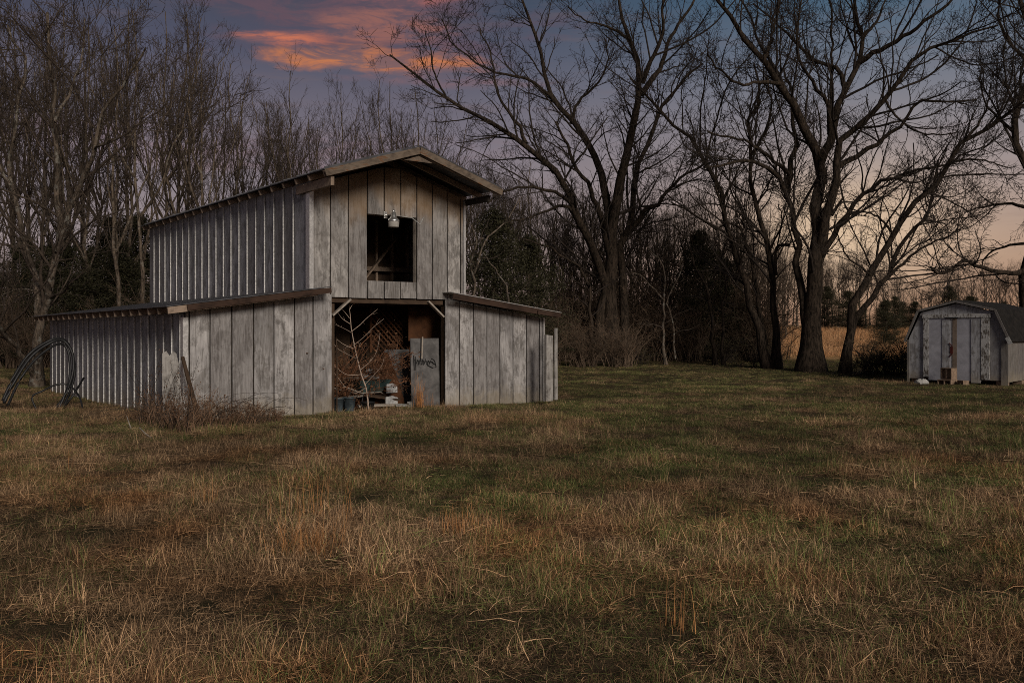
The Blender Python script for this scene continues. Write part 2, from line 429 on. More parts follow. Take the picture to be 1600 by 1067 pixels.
hf.box(WL - .04, WL, .074, .16, WB - .04, WT + .04).box(WR, WR + .04, .074, .16, WB - .04, WT + .04)
hf.box(WL, WR, .074, .16, WB - .04, WB - .002).box(WL, WR, .074, .16, WT + .002, WT + .04)
hf.build('hatch_frame', M['brace'], barn)
# corner trims
MB().box(UE - .045, UE + .03, -.02, -.004, 2.5, ZE - .05).box(UE - .06, UE - .045, -.02, .16, 2.5, ZE - .05).build('corner_trim', M['edge'], barn)
MB().box(-.03, .05, -.018, -.004, -.05, 1.92).box(-.045, -.03, -.018, .13, -.05, 1.92).build('corner_trim', M['edge'], barn)
MB().box(UD + .004, UD + .05, -.02, .02, -.02, 2.0).build('corner_trim', M['edge'], barn)
MB().box(UF + .004, UF + .06, -.01, .03, 2.5, ZE - .06).build('corner_trim', M['edge'], barn)
# side walls
def side(u, seams, zb, zt, sgn, mat, name='wall'):
    pb = MB()
    for a, b_ in zip(seams[:-1], seams[1:]):
        j = rnd.uniform(0, .008); lo = zb + rnd.uniform(-.01, .01); tl = .016
        x0, x1 = sorted((u, u + sgn * (.018 + j)))
        pb.box(x0, x1, a + .003, b_ - .003, lo, zt)
    o = pb.build(name, mat, barn)
    rb = MB()
    for s_ in seams[1:-1]:
        x0, x1 = sorted((u + sgn * .030, u + sgn * .054))
        rb.box(x0, x1, s_ - .008, s_ + .008, zb + .01, zt - .01 + rnd.uniform(-.03, 0))
    rb.build('rib', M['rib'], o)
us = list(np.arange(0.30, VU - .2, .505)); us[0] = .12
side(UE, [.0] + us + [VU], 2.36, ZE + .03, -1, M['side'])
side(UF, [.0] + us + [VU], 2.36, ZE - .06, 1, M['side'])
ls = list(np.arange(.15, VL - .2, .50))
side(0, [.024] + ls + [VL], -.10, 2.0, -1, M['side'])
side(UD, [.024] + ls + [VL], -.05, 1.99, 1, M['side'])
# back wall, loft floor, posts
p = MB(); panels(p, list(np.linspace(0, UD, 20)), VL - .03, VL, -.05, lambda u: 1.9 if u < 2.5 or u > 6.2 else 2.3); p.build('wall', M['front'], barn)
p = MB(); panels(p, list(np.linspace(UE, UF, 10)), VU - .03, VU, 2.36, lambda u: rooftop(u) - .03); p.build('gable_wall', M['gable'], barn)
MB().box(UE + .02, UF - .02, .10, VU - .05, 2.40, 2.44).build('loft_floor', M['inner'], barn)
p = MB()
for vj in np.arange(.3, VU, .6): p.box(UE + .1, UF - .1, vj, vj + .05, 2.24, 2.395)
p.build('floor_joists', M['inner'], barn)
for uu, vv in [(3.0, .12), (5.76, .12), (3.03, 3.5), (5.62, 3.5), (3.03, 7), (5.62, 7), (3.03, 10.5), (5.62, 10.5)]:
    MB().box(uu, uu + .1, vv, vv + .1, -.05, 2.235).build('post', M['inner'], barn)
MB().box(UB + .01, UC - .01, .07, .12, 2.26, 2.36).build('door_lintel', M['inner'], barn)
MB().bar((UB + .01, .045, 1.99), (3.42, .045, 2.33), .035, .10, (0, 1, 0)).build('corner_brace', M['brace'], barn)
MB().bar((UC - .02, .045, 1.99), (5.31, .045, 2.33), .035, .10, (0, 1, 0)).build('corner_brace', M['brace'], barn)
# loft framing seen through the hatch
p = MB()
for k in range(9): p.box(2.7 + k * .42, 2.75 + k * .42, 2.2, 2.28, 2.45, 4.3)
p.box(2.6, 6.15, 2.12, 2.19, 3.1, 3.2)
p.bar((4.5, 2.08, 2.5), (5.7, 2.08, 3.9), .04, .1, (0, 1, 0))
p.build('loft_studs', M['rafter'], barn)
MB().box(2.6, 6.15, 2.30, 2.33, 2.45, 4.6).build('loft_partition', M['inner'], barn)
# roofs
def roofslab(name, pts, v0, v1, mat, th=.018):
    top = [(a, b_) for a, b_ in pts]; bot = [(a, b_ - th) for a, b_ in pts[::-1]]
    mb = MB(); mb.prism(top + bot, v0, v1)
    return mb.build(name, mat, barn)
RO = -1.12
roofslab('roof', [(2.27, 4.765), (UM, 5.43), (6.47, 4.765)], RO, VU + .3, M['roofmetal'], .02)
p = MB()
for k in range(19):
    for (a, za, b_, zb) in ((2.29, 4.775, UM - .03, 5.43), (6.45, 4.775, UM + .03, 5.43)):
        v = RO + .02 + k * .65; p.bar((a, v, za + .012), (b_, v, zb + .012), .03, .022)
p.build('roof_seams', M['roofmetal'], barn)
# eave sheathing boards + rafters of the main roof
for k in range(20):
    v = -.98 + k * .62 if k else -1.04
    for sg in (-1, 1):
        a = UM + sg * 2.08; z0 = 4.765 - .022 - .066
        MB().bar((a, v, z0 + .0), (UM + sg * .03, v, z0 + .655), .045, .11).build('rafter', M['rafter'], barn)
# rake fascia boards
MB().bar((2.28, RO - .03, 4.675), (UM - .005, RO - .03, 5.34), .03, .135).build('fascia_board', M['fascia'], barn)
MB().bar((6.46, RO - .03, 4.675), (UM + .005, RO - .03, 5.34), .03, .135).build('fascia_board', M['fascia'], barn)
MB().prism([(UM - .34, 5.12), (UM + .34, 5.12), (UM, 5.235)], RO + .02, RO + .05).build('gusset_board', M['fascia'], barn)
MB().box(UE - .12, UE - .05, RO + .02, .5, 4.46, 4.63).build('eave_beam', M['rafter'], barn)
MB().box(UF + .05, UF + .12, RO + .25, .5, 4.50, 4.63).build('eave_beam', M['back'], barn)  # right beam coloured near-black to stand in for the shade under the eave
# lean-to roofs
LV = -.36
roofslab('lean_to_roof', [(-.45, 2.115), (2.80, 2.565)], LV, VL + .25, M['roofmetal'], .015)
roofslab('lean_to_roof', [(5.66, 2.535), (8.79, 2.13)], LV, VL + .25, M['edge'], .014)
MB().bar((-.08, LV - .02, 2.165 - .075), (2.78, LV - .02, 2.565 - .08), .03, .105).build('fascia_board', M['beam'], barn)
MB().bar((5.69, LV - .02, 2.53 - .095), (8.15, LV - .02, 2.21 - .085), .03, .12).build('fascia_board', M['beam'], barn)
MB().bar((8.02, LV - .065, 2.225 - .10), (8.70, LV - .065, 2.14 - .085), .03, .095).build('fascia_board', M['beam'], barn)
for k in range(21):
    v = LV + .03 + k * .60
    MB().bar((-.42, v, 2.119 - .015 - .072), (2.5, v, 2.523 - .015 - .072), .045, .12).build('rafter', M['rafter'], barn)
    if k % 2 == 0: MB().bar((8.70, v, 2.14 - .015 - .07), (5.9, v, 2.50 - .015 - .07), .045, .10).build('rafter', M['rafter'], barn)

# ------------------------------------------------------------------ yard lamp on the hatch head
def thing(name, loc, rz, label, cat, group=None):
    o = empty(name, loc, rz); tag(o, label, cat, group); return o
L = bw(4.31, -.20, 3.86)
lamp = thing('yard_lamp', L, TH, 'small galvanised barn lamp hanging at the top edge of the loft hatch', 'lamp')
MB().lathe([(.0, .37), (.022, .37), (.03, .34), (.028, .32), (.05, .31), (.062, .22), (.075, .20), (.115, .16), (.125, .125), (.12, .115), (.0, .115)], 24).build('lamp_housing', M['zinc'], lamp, True)
MB().lathe([(.118, .112), (.112, .02), (.105, 0), (.0, 0)], 24).build('lamp_lens', M['lens'], lamp, True)
MB().tube([(-.04, .02, .27), (-.09, .10, .26), (-.09, .19, .26)], .014, 8).box(-.13, -.05, .178, .196, .2, .34).build('lamp_bracket', M['zinc'], lamp)
wi = MB().tube([(.42, -.06, .22), (.62, -.05, .10), (.72, -.03, .26)], .010, 6).tube([(.11, 0, .25), (.25, -.03, .235), (.42, -.06, .22)], .006, 6)
wi.build('lamp_cable', M['white'], lamp)

# ------------------------------------------------------------------ things in the doorway
def item(name, mb, mat, loc, rz, label, cat, smooth=False, tilt=(0, 0)):
    o = mb.build(name, mat, None, smooth); o.location = loc; o.rotation_euler = (tilt[0], tilt[1], rz); return tag(o, label, cat)
gp = thing('metal_panel', bw(5.41, .28, .02), TH, 'tall grey metal panel with black sprayed scribble, standing inside the barn doorway on the right', 'panel')
MB().box(-.37, .37, 0, .02, 0, 1.50).build('panel_sheet', M['sheet'], gp).rotation_euler = (R(-2), 0, 0)
sc = MB()
def scr(pts, r=.011):
    sc.tube([(x, -.012 - .0349 * 0 , z) for x, z in pts], r, 5)
rs = random.Random(11)
x = -.30
for k in range(6):
    a = [(x + .0, .93 + rs.uniform(-.03, .03)), (x + .02, 1.02 + rs.uniform(-.03, .04)), (x + .05, .98), (x + .04, .91), (x + .07, .95), (x + .09, 1.0)]
    scr(a, .006 + .005 * (k % 2)); x += .07
scr([(-.29, .80), (-.30, 1.12)], .012); scr([(-.25, .80), (-.26, 1.1)], .009)
scr([(.05, .90), (.18, .84), (.28, .86), (.24, 1.0), (.16, 1.05), (.14, .98), (.27, .90)], .010)
scr([(-.22, 1.0), (.2, .97)], .007)
o = sc.build('sprayed_scribble', M['paint'], gp); o.rotation_euler = (R(-2), 0, 0)
MB().bar((-.13, -.03, 1.05), (-.11, -.03, 1.53), .03, .02, (0, 1, 0)).build('latch', M['brace'], gp)
item('plywood_board', MB().prism([(-.42, 0), (.34, 0), (.34, .15), (.26, .5), (.0, 1.22), (-.08, 1.22), (-.25, .8)], 0, .02), M['ply'], bw(4.78, .72, .0), TH, 'rusty brown plywood offcut leaning behind the clutter, pointed at its top', 'board', tilt=(R(-8), 0))
item('grey_door', MB().box(-.32, .32, 0, .035, 0, 1.27).box(-.27, .27, -.006, -.001, .08, 1.20), M['sheet'], bw(5.12, .95, .0), TH, 'dull grey door slab leaning between the brown plywood and the scribbled panel', 'door', tilt=(R(-5), 0))
lt = MB()
for k in range(-7, 14):
    a0 = -.5 + k * .13
    def clipbar(sx, mb=lt, a0=a0):
        # one slat of the lattice, clipped to the panel
        x0, z0 = a0, 0.0; pts = []
        for q in range(0, 81):
            xx = x0 + sx * q * .0125 * 1.0; zz = q * .0125
            if -.5 <= xx <= .5 and 0 <= zz <= 1.0: pts.append((xx, zz))
        if len(pts) > 6: mb.bar((pts[0][0], .004 * (1 + sx), pts[0][1]), (pts[-1][0], .004 * (1 + sx), pts[-1][1]), .006, .034, (0, 0, 1) if False else (0, 1, 0))
    clipbar(1); 
    a0 += .0
for k in range(-7, 22):
    x0 = -.5 + k * .13; pts = [(x0 - q * .0125, q * .0125) for q in range(81) if -.5 <= x0 - q * .0125 <= .5]
    if len(pts) > 6: lt.bar((pts[0][0], .02, pts[0][1]), (pts[-1][0], .02, pts[-1][1]), .034, .006, (0, 1, 0))
lt.box(-.53, -.49, -.01, .035, -.02, 1.02).box(.49, .53, -.01, .035, -.02, 1.02)
item('lattice_panel', lt, M['ply'], bw(5.15, 1.4, 1.22), TH, 'brown diagonal wooden lattice panel fixed high in the dark doorway', 'lattice')
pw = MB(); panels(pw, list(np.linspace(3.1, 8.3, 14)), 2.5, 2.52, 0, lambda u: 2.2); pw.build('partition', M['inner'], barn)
item('brown_board', MB().box(-.42, .42, 0, .02, 0, .84), M['ply'], bw(5.78, .95, 1.46), TH, 'plain brown board fixed above the scribbled grey panel', 'board')
# wheelbarrow with rubbish
wb = thing('wheelbarrow', bw(4.22, .72, 0), TH + .25, 'dark green wheelbarrow heaped with scrap boards behind the bare sapling', 'wheelbarrow')
tray = MB()
top = [(-.52, -.28), (.42, -.30), (.52, 0), (.42, .30), (-.52, .28)]; bot = [(-.34, -.18), (.24, -.18), (.28, 0), (.24, .18), (-.34, .18)]
n = 5
vs = [(a, b_, .62) for a, b_ in top] + [(a, b_, .36) for a, b_ in bot] + [(a * .96, b_ * .95, .62) for a, b_ in top] + [(a * .95, b_ * .92, .38) for a, b_ in bot]
fs = []
for i in range(n):
    j = (i + 1) % n; fs += [(i, j, n + j, n + i), (2 * n + j, 2 * n + i, 3 * n + i, 3 * n + j), (i, 2 * n + i, 2 * n + j, j)]
fs += [tuple(range(n, 2 * n)), tuple(range(4 * n - 1, 3 * n - 1, -1))]
tray.add(vs, fs); tray.build('tray', M['greenp'], wb)
for sg in (-1, 1):
    MB().tube([(.62, sg * .05, .17), (.2, sg * .16, .345), (-.4, sg * .22, .35), (-.95, sg * .27, .52)], .016, 8).build('handle', M['brace'], wb)
    MB().tube([(-.35, sg * .21, .34), (-.42, sg * .21, .02), (-.25, sg * .21, .02), (-.15, sg * .2, .34)], .012, 6).build('leg', M['black'], wb)
wh = MB(); ring = [(.62 + .17 * math.cos(a), 0, .17 + .17 * math.sin(a)) for a in np.linspace(0, 2 * math.pi, 21)]
wh.tube(ring, .035, 8).bar((.62, -.06, .17), (.62, .06, .17), .06, .06); wh.build('wheel', M['black'], wb)
def scrap(u, v, z, lx, ly, lz_, rz, mat, label, tx=0, ty=0):
    mb = MB().prism([(-lx / 2, -ly / 2), (lx / 2 - .04, -ly / 2 + .01), (lx / 2, ly / 2 - .05), (lx * .1, ly / 2), (-lx / 2 + .03, ly / 2 - .02)], -lz_ / 2, lz_ / 2, 'z')
    return item('scrap_board', mb, M[mat], bw(u, v, z), TH + rz, label, 'board', tilt=(tx, ty))
scrap(4.03, .62, .665, .70, .22, .03, .25, 'tan', 'longest tan scrap board lying across the wheelbarrow', .08, .05)
scrap(4.25, .70, .70, .42, .24, .035, -.2, 'white', 'white broken board lying on the wheelbarrow load', .15, .10)
scrap(4.30, .78, .80, .24, .17, .05, .5, 'white', 'small white lump topmost on the wheelbarrow load', .3, -.1)
scrap(3.72, .60, .66, .40, .2, .03, .6, 'tan', 'short tan board sticking out of the wheelbarrow behind the sapling stem', -.1, .1)
scrap(4.62, .42, .43, .32, .22, .04, .2, 'white', 'white chipped slab propped upright beside the green wheelbarrow', 1.2, .05)
scrap(4.58, .36, .17, .34, .20, .05, .1, 'white', 'white slab low on the scrap heap right of the wheelbarrow', 1.3, .0)
scrap(4.75, .22, .07, .36, .14, .03, .0, 'white', 'thin white strip lying flat in the heap between slab and straw tuft', .2, .05)
scrap(4.98, .16, .06, .26, .13, .035, -.1, 'white', 'white strip nearest the orange straw tuft on the barn floor', .3, .0)
scrap(4.98, .19, .11, .24, .12, .03, .15, 'cement', 'grey strip stacked on the white strip beside the straw tuft', .3, .0)
scrap(4.2, .3, .09, 1.0, .16, .04, .05, 'brace', 'long grey board lying in front of the wheelbarrow', .1, .02)
scrap(3.55, .35, .28, .8, .12, .03, .3, 'brace', 'narrow grey board lying over the blue buckets', .1, -.05)
scrap(4.4, .5, .25, .9, .2, .03, -.3, 'inner', 'dark brown board wedged under the wheelbarrow tray', .2, .15)
def bucket(u, v, r, h, mat, label):
    o = thing('bucket', bw(u, v, -.01), TH, label, 'bucket')
    MB().lathe([(r * .8, 0), (r, h), (r * 1.06, h), (r * 1.06, h - .03), (r * .97, h - .03), (r * .78, .02), (0, .02)], 18).build('pail', M[mat], o, True)
    MB().tube([(r * 1.05 * math.cos(a), r * 1.05 * math.sin(a) * .5, h - .02 - abs(math.sin(a)) * .12) for a in np.linspace(math.pi, 2 * math.pi, 10)], .005, 5).build('bail', M['black'], o)
bucket(3.24, .25, .13, .30, 'bluep', 'faded blue bucket close against the left door post')
bucket(3.48, .20, .13, .31, 'bluep', 'faded blue bucket standing just right of its twin by the left door post')
bucket(3.88, .15, .15, .20, 'black', 'low black pail at the foot of the bare sapling')
# tools leaning on the left door post
item('garden_stake', MB().tube([(0, 0, 0), (.03, .05, 1.0), (.04, .1, 1.5)], .014, 6), M['inner'], bw(3.12, .05, 0), TH, 'thin dark stake leaning inside the left door post', 'stake')

# ------------------------------------------------------------------ posts and planks round the barn
ppts = [(-.17, 0), (.19, 0), (.17, .5), (.15, 1.1), (.12, 1.28), (.07, 1.33), (.0, 1.25), (-.05, 1.34), (-.12, 1.30), (-.15, .8)]
o = item('weathered_plank', MB().prism(ppts, -.05, .05), M['post'], bw(-.30, -.28, -.03), TH - .3, 'splintered silver-grey plank standing against the left corner of the lean-to', 'plank', tilt=(R(-3), R(-3)))
item('leaning_pole', MB().tube([(0, 0, 0), (-.12, .06, .5), (-.28, .16, 1.25)], [.05, .045, .035], 8), M['inner'], bw(.15, -.42, -.05), TH, 'dark wooden pole leaning on the silver-grey plank at the barn corner', 'pole')
fp = MB().prism([(-.10, 0), (.10, 0), (.10, 1.50), (-.09, 1.52)], -.04, .04)
item('old_board', fp, M['post'], at(857, 623, 21.9) + Vector((0, 0, -.05)), TH, 'wide silvery board standing upright at the right end of the barn', 'board')
item('fence_post', MB().tube([(0, 0, 0), (.0, .01, .8), (.01, .0, 1.66)], [.055, .05, .04], 9), M['post'], at(868, 621, 22.1) + Vector((0, 0, -.05)), 0, 'slim pointed post just right of the wide silvery board', 'post')

# ------------------------------------------------------------------ black pipe coils by the far left corner
hz = MB()
def arc(px, Y, r, mb=hz):
    pts = [at(x, y, Y + dy) for x, y, dy in px]
    # smooth it
    P = [pts[0]] + pts + [pts[-1]]; out = []
    for i in range(1, len(P) - 2):
        for k in range(6):
            s = k / 6; a, b_, c_, d_ = P[i - 1], P[i], P[i + 1], P[i + 2]
            out.append(.5 * ((2 * b_) + (c_ - a) * s + (2 * a - 5 * b_ + 4 * c_ - d_) * s * s + (3 * b_ - a - 3 * c_ + d_) * s ** 3))
    out.append(pts[-1]); mb.tube(out, r, 8)
arc([(6, 630, -.5), (25, 592, -.3), (50, 556, 0), (80, 535, .2), (100, 533, .4), (113, 552, .4), (114, 580, .3), (104, 612, .2), (88, 645, 0)], 20.6, .032)
arc([(4, 626, -.5), (22, 588, -.3), (46, 553, 0), (78, 532, .2), (98, 530, .4), (110, 545, .5), (117, 578, .4), (110, 610, .3), (96, 642, 0)], 20.8, .030)
arc([(12, 634, -.4), (32, 592, -.3), (56, 561, 0), (84, 540, .3), (100, 539, .5), (108, 556, .5), (109, 590, .4), (100, 620, .3), (84, 640, .1)], 20.5, .028)
arc([(60, 645, 0), (50, 621, 0), (66, 611, .1), (88, 601, .3), (108, 602, .4), (124, 620, .3), (130, 644, .1)], 20.2, .020)
hz.tube([at(96, 642, 20.2), at(114, 618, 20.2), at(131, 590, 20.6)], .022, 7)
tag(hz.build('pipe_coil', M['black'], None, True), 'loose loops of black plastic pipe springing up by the left end of the barn', 'pipe')

# ------------------------------------------------------------------ shed
SA = R(45)
sa = Vector((13.3, 31.9, 0)); sr = (math.cos(SA), -math.sin(SA))
sh = empty('shed', (sa.x, sa.y, H(14.5, 31)), -SA)
tag(sh, 'small grey gambrel-roofed shed on blocks with double doors and peeling white trim', 'shed')
SW, SD, Z0 = 3.08, 4.2, .14
out = [(0, Z0), (SW, Z0), (SW, 1.48), (SW - .40, 2.34), (SW / 2, 2.62), (.40, 2.34), (0, 1.42)]
def gz(u):
    for (a, za), (b_, zb) in (((0, 1.45), (.40, 2.32)), ((.40, 2.32), (SW / 2, 2.59)), ((SW / 2, 2.59), (SW - .40, 2.32)), ((SW - .40, 2.32), (SW, 1.45))):
        if a <= u <= b_: return za + (zb - za) * (u - a) / (b_ - a)
    return 1.45
p = MB()
D0, D1, DT = .50, 2.56, 2.13
def gpan(mb, a, b_, z0):
    us_ = [a + .004] + [k for k in (.40, SW / 2, SW - .40) if a < k < b_] + [b_ - .004]
    mb.prism([(a + .004, z0)] + [(b_ - .004, z0)] + [(k, gz(k)) for k in us_[::-1]], 0, .03)
for a, b_ in ((0, D0), (D1, SW)): gpan(p, a, b_, Z0)
for a, b_ in ((D0, 1.0), (1.0, 1.5), (1.5, 2.05), (2.05, D1)): gpan(p, a, b_, DT)
p.build('front_wall', M['shedwall'], sh)
p = MB()
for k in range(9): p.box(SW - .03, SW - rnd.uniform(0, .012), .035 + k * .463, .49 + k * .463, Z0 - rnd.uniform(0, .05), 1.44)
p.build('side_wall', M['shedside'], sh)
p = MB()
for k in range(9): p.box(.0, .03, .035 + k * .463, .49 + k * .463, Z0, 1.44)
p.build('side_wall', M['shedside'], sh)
p = MB(); p.prism([(0.05, Z0), (SW - .05, Z0), (SW - .05, 1.4), (SW - .4, 2.3), (SW / 2, 2.57), (.4, 2.3), (.05, 1.4)], SD - .03, SD); p.build('back_wall', M['shedwall'], sh)
MB().box(.04, SW - .04, .04, SD - .04, Z0 - .02, Z0 + .04).build('floor', M['inner'], sh)
def doorleaf(a, b_, mat, name='door'): return MB().box(a, b_, -.03, .0 - .004, Z0 - .04, DT - .005).build(name, mat, sh)
dl = doorleaf(.66, 1.36, M['sheddoor']); MB().box(1.10, 1.34, -.045, -.033, .42, 2.09).build('patch_board', M['shedwall'], dl)
dr = doorleaf(1.56, 2.30, M['sheddoor']); MB().box(2.0, 2.29, -.048, -.033, Z0 - .09, 2.09).build('patch_board', M['shedwall'], dr)
MB().box(1.365, 1.42, -.02, -.006, .25, DT - .01).build('door_edge', M['white'], sh)
MB().box(1.425, 1.555, -.036, -.006, .2, DT - .01).build('door_board', M['tan'], sh)
MB().box(.50, .655, -.06, -.005, Z0 + .06, DT - .002).build('door_jamb', M['peel'], sh)
MB().box(2.305, 2.56, -.06, -.005, Z0 + .02, DT - .002).build('door_jamb', M['peel'], sh)
MB().box(.47, 2.60, -.07, -.005, DT + .002, DT + .13).build('door_header', M['peel'], sh)
MB().box(1.35, 1.44, -.06, -.037, .98, 1.2).bar((1.33, -.055, 1.32), (1.42, -.055, 1.2), .02, .03, (0, 1, 0)).bar((1.33, -.055, .86), (1.42, -.055, .98), .02, .03, (0, 1, 0)).build('door_latch', M['red'], sh)
MB().box(1.2, 1.62, -.085, -.072, DT - .02, DT + .02).build('hinge_strap', M['black'], sh)
rp = [(-.10, 1.36), (.34, 2.38), (SW / 2, 2.67), (SW - .34, 2.38), (SW + .10, 1.36)]
p = MB()
for (a, za), (b_, zb) in zip(rp[:-1], rp[1:]):
    nn = Vector((-(zb - za), b_ - a)).normalized() * .04
    nr = 6
    for k in range(nr):   # courses of shingles
        f0, f1 = k / nr, (k + 1) / nr + .03
        A = (a + (b_ - a) * f0, za + (zb - za) * f0); B = (a + (b_ - a) * min(f1, 1), za + (zb - za) * min(f1, 1))
        o1 = nn * (.5 if (zb - za) > 0 else 1.0); o2 = nn * (1.0 if (zb - za) > 0 else .5)
        p.prism([A, B, (B[0] + o2.x, B[1] + o2.y), (A[0] + o1.x, A[1] + o1.y)], -.10, SD + .1)
p.build('roof', M['shingle'], sh)
p = MB()
for (a, za), (b_, zb) in zip(rp[:-1], rp[1:]): p.bar((a, -.115, za - .01), (b_, -.115, zb - .01), .025, .07)
p.build('roof_trim', M['shedside'], sh)
MB().bar((SW + .02, -.13, 1.50), (SW + .12, -.13, 1.30), .02, .12).build('roof_trim', M['white'], sh)
MB().box(-.05, .02, -.04, -.004, -.0, 1.42).build('corner_board', M['shedside'], sh)
MB().box(SW - .18, SW + .02, -.035, -.004, -.02, 1.40).build('corner_board', M['shedside'], sh)
for k, (u, v) in enumerate([(.15, .2), (SW - .25, .15), (SW - .25, 1.6), (SW - .25, 3.2), (.15, 2.0), (.15, 3.8)]):
    MB().box(u - .1, u + .2, v - .1, v + .15, -.25, Z0 - .03).build('pier', M['block'], sh)
def cblock(u, v, z, rz, mat, label, s=(.2, .4, .2), name='cinder_block'):
    lx, ly, lz_ = s; mb = MB(); w_ = .03
    # hollow block: two cells open along x
    mb.box(-lx / 2, lx / 2, -ly / 2, ly / 2, 0, w_).box(-lx / 2, lx / 2, -ly / 2, ly / 2, lz_ - w_, lz_)
    for c_ in (-ly / 2, -w_ / 2, ly / 2 - w_): mb.box(-lx / 2, lx / 2, c_, c_ + w_, w_ + .0005, lz_ - w_ - .0005)
    o = mb.build(name, M[mat], None)
    P = Matrix.Rotation(-SA, 4, 'Z') @ Vector((u, v, 0))
    o.location = (sa.x + P.x, sa.y + P.y, H(14.5, 31) + z); o.rotation_euler = (R(90) if False else 0, 0, -SA + rz)
    return tag(o, label, 'block')
cblock(1.45, -.42, .16, R(70), 'block', 'upper brown hollow block of the step before the shed doors', (.26, .42, .36))
cblock(1.42, -.45, -.04, R(80), 'block', 'lower brown block carrying the hollow block before the shed doors', (.4, .46, .19))
cblock(1.92, -.50, -.03, R(50), 'block', 'small brown block on the grass right of the shed step', (.2, .34, .17))
def rubble(name, pos, r, mat, label, seed, cat='stone'):
    rr = random.Random(seed); mb = MB(); rows = 6; cols = 9
    for i in range(rows + 1):
        for j in range(cols):
            a = math.pi * i / rows; q = 2 * math.pi * j / cols; k = r * (1 + rr.uniform(-.22, .22))
            mb.v.append((k * 1.3 * math.sin(a) * math.cos(q), k * math.sin(a) * math.sin(q), k * .8 * math.cos(a)))
    for i in range(rows):
        for j in range(cols): mb.f.append((i * cols + j, i * cols + (j + 1) % cols, (i + 1) * cols + (j + 1) % cols, (i + 1) * cols + j))
    o = mb.build(name, M[mat]); o.location = pos; return tag(o, label, cat)
rubble('pale_stone', at(1440, 598, 30.8), .16, 'cement', 'pale broken stone on the grass under the left end of the shed', 3)

# ------------------------------------------------------------------ trees
def resample(pts, K):
    pts = np.array([tuple(p) for p in pts], float)
    P = np.vstack([2 * pts[0] - pts[1], pts, 2 * pts[-1] - pts[-2]])
    out = []
    for i in range(1, len(P) - 2):
        for s in np.linspace(0, 1, 10, endpoint=False):
            a, b_, c_, d_ = P[i - 1:i + 3]
            out.append(.5 * (2 * b_ + (c_ - a) * s + (2 * a - 5 * b_ + 4 * c_ - d_) * s ** 2 + (3 * b_ - a - 3 * c_ + d_) * s ** 3))
    out.append(pts[-1]); out = np.array(out)
    d = np.r_[0, np.cumsum(np.linalg.norm(np.diff(out, axis=0), axis=1))]; q = np.linspace(0, d[-1], K)
    return np.stack([np.interp(q, d, out[:, k]) for k in range(3)], -1), d[-1]
def nrm(v): return v / np.maximum(np.linalg.norm(v, axis=-1, keepdims=True), 1e-9)
def tubes(P, Rr, sides):
    N, K, _ = P.shape
    T = np.empty_like(P); T[:, 1:-1] = P[:, 2:] - P[:, :-2]; T[:, 0] = P[:, 1] - P[:, 0]; T[:, -1] = P[:, -1] - P[:, -2]; T = nrm(T)
    ref = np.where(np.abs(T[:, :1, 2:3]) < .85, np.array([0, 0, 1.0]), np.array([1.0, 0, 0])) + T * 0
    A = nrm(np.cross(T, ref)); B = np.cross(T, A)
    q = np.arange(sides) * 2 * np.pi / sides
    V = P[:, :, None, :] + Rr[:, :, None, None] * (A[:, :, None, :] * np.cos(q)[:, None] + B[:, :, None, :] * np.sin(q)[:, None])
    idx = np.arange(N * K * sides).reshape(N, K, sides)
    a = idx[:, :-1]; b_ = idx[:, 1:]
    Q = np.stack([a, np.roll(a, -1, 2), np.roll(b_, -1, 2), b_], -1).reshape(-1, 4)
    return V.reshape(-1, 3), Q
def sprout(rng, P, Rr, dens, lr, K, ang=(30, 65), t0=.15, rr=.55, rmin=.010, wob=.22, up=.06, lenpow=.5, th=.022):
    """children of a batch of branches, all at once"""
    seg = np.linalg.norm(np.diff(P, axis=1), axis=-1); Ls = seg.sum(1)
    cnt = np.maximum(1, rng.poisson(Ls * dens * (1 - t0)))
    pi = np.repeat(np.arange(len(P)), cnt); n = len(pi)
    t = t0 + (1 - t0) * rng.random(n) ** .9; Kp = P.shape[1]
    f = t * (Kp - 1); i = np.minimum(f.astype(int), Kp - 2); s = (f - i)[:, None]
    p0 = P[pi, i] * (1 - s) + P[pi, i + 1] * s
    r = Rr[pi, i] * (1 - s[:, 0]) + Rr[pi, i + 1] * s[:, 0]
    d = nrm(P[pi, i + 1] - P[pi, i])
    rv = rng.normal(size=(n, 3)); rv[:, 2] += .35; side_ = nrm(rv - (rv * d).sum(1, keepdims=True) * d)
    a = np.radians(rng.uniform(ang[0], ang[1], n))[:, None]
    dr = nrm(d * np.cos(a) + side_ * np.sin(a))
    Lc = rng.uniform(lr[0], lr[1], n) * (1.15 - .65 * t) * np.clip(r / .05, .55, 1.25) ** lenpow
    st = (Lc / (K - 1))[:, None]
    C = np.empty((n, K, 3)); C[:, 0] = p0; cur = dr
    bias = rng.normal(size=(n, 3)) * wob * .35
    for k in range(1, K):
        C[:, k] = C[:, k - 1] + cur * st
        cur = nrm(cur + rng.normal(size=(n, 3)) * wob + bias + np.array([0, 0, up]))
    r0 = np.maximum(np.minimum(r * rr, Lc * th + .004), rmin)
    R2 = r0[:, None] * np.linspace(1, .42, K)[None, :]; R2 = np.maximum(R2, rmin * .65)
    return C, R2
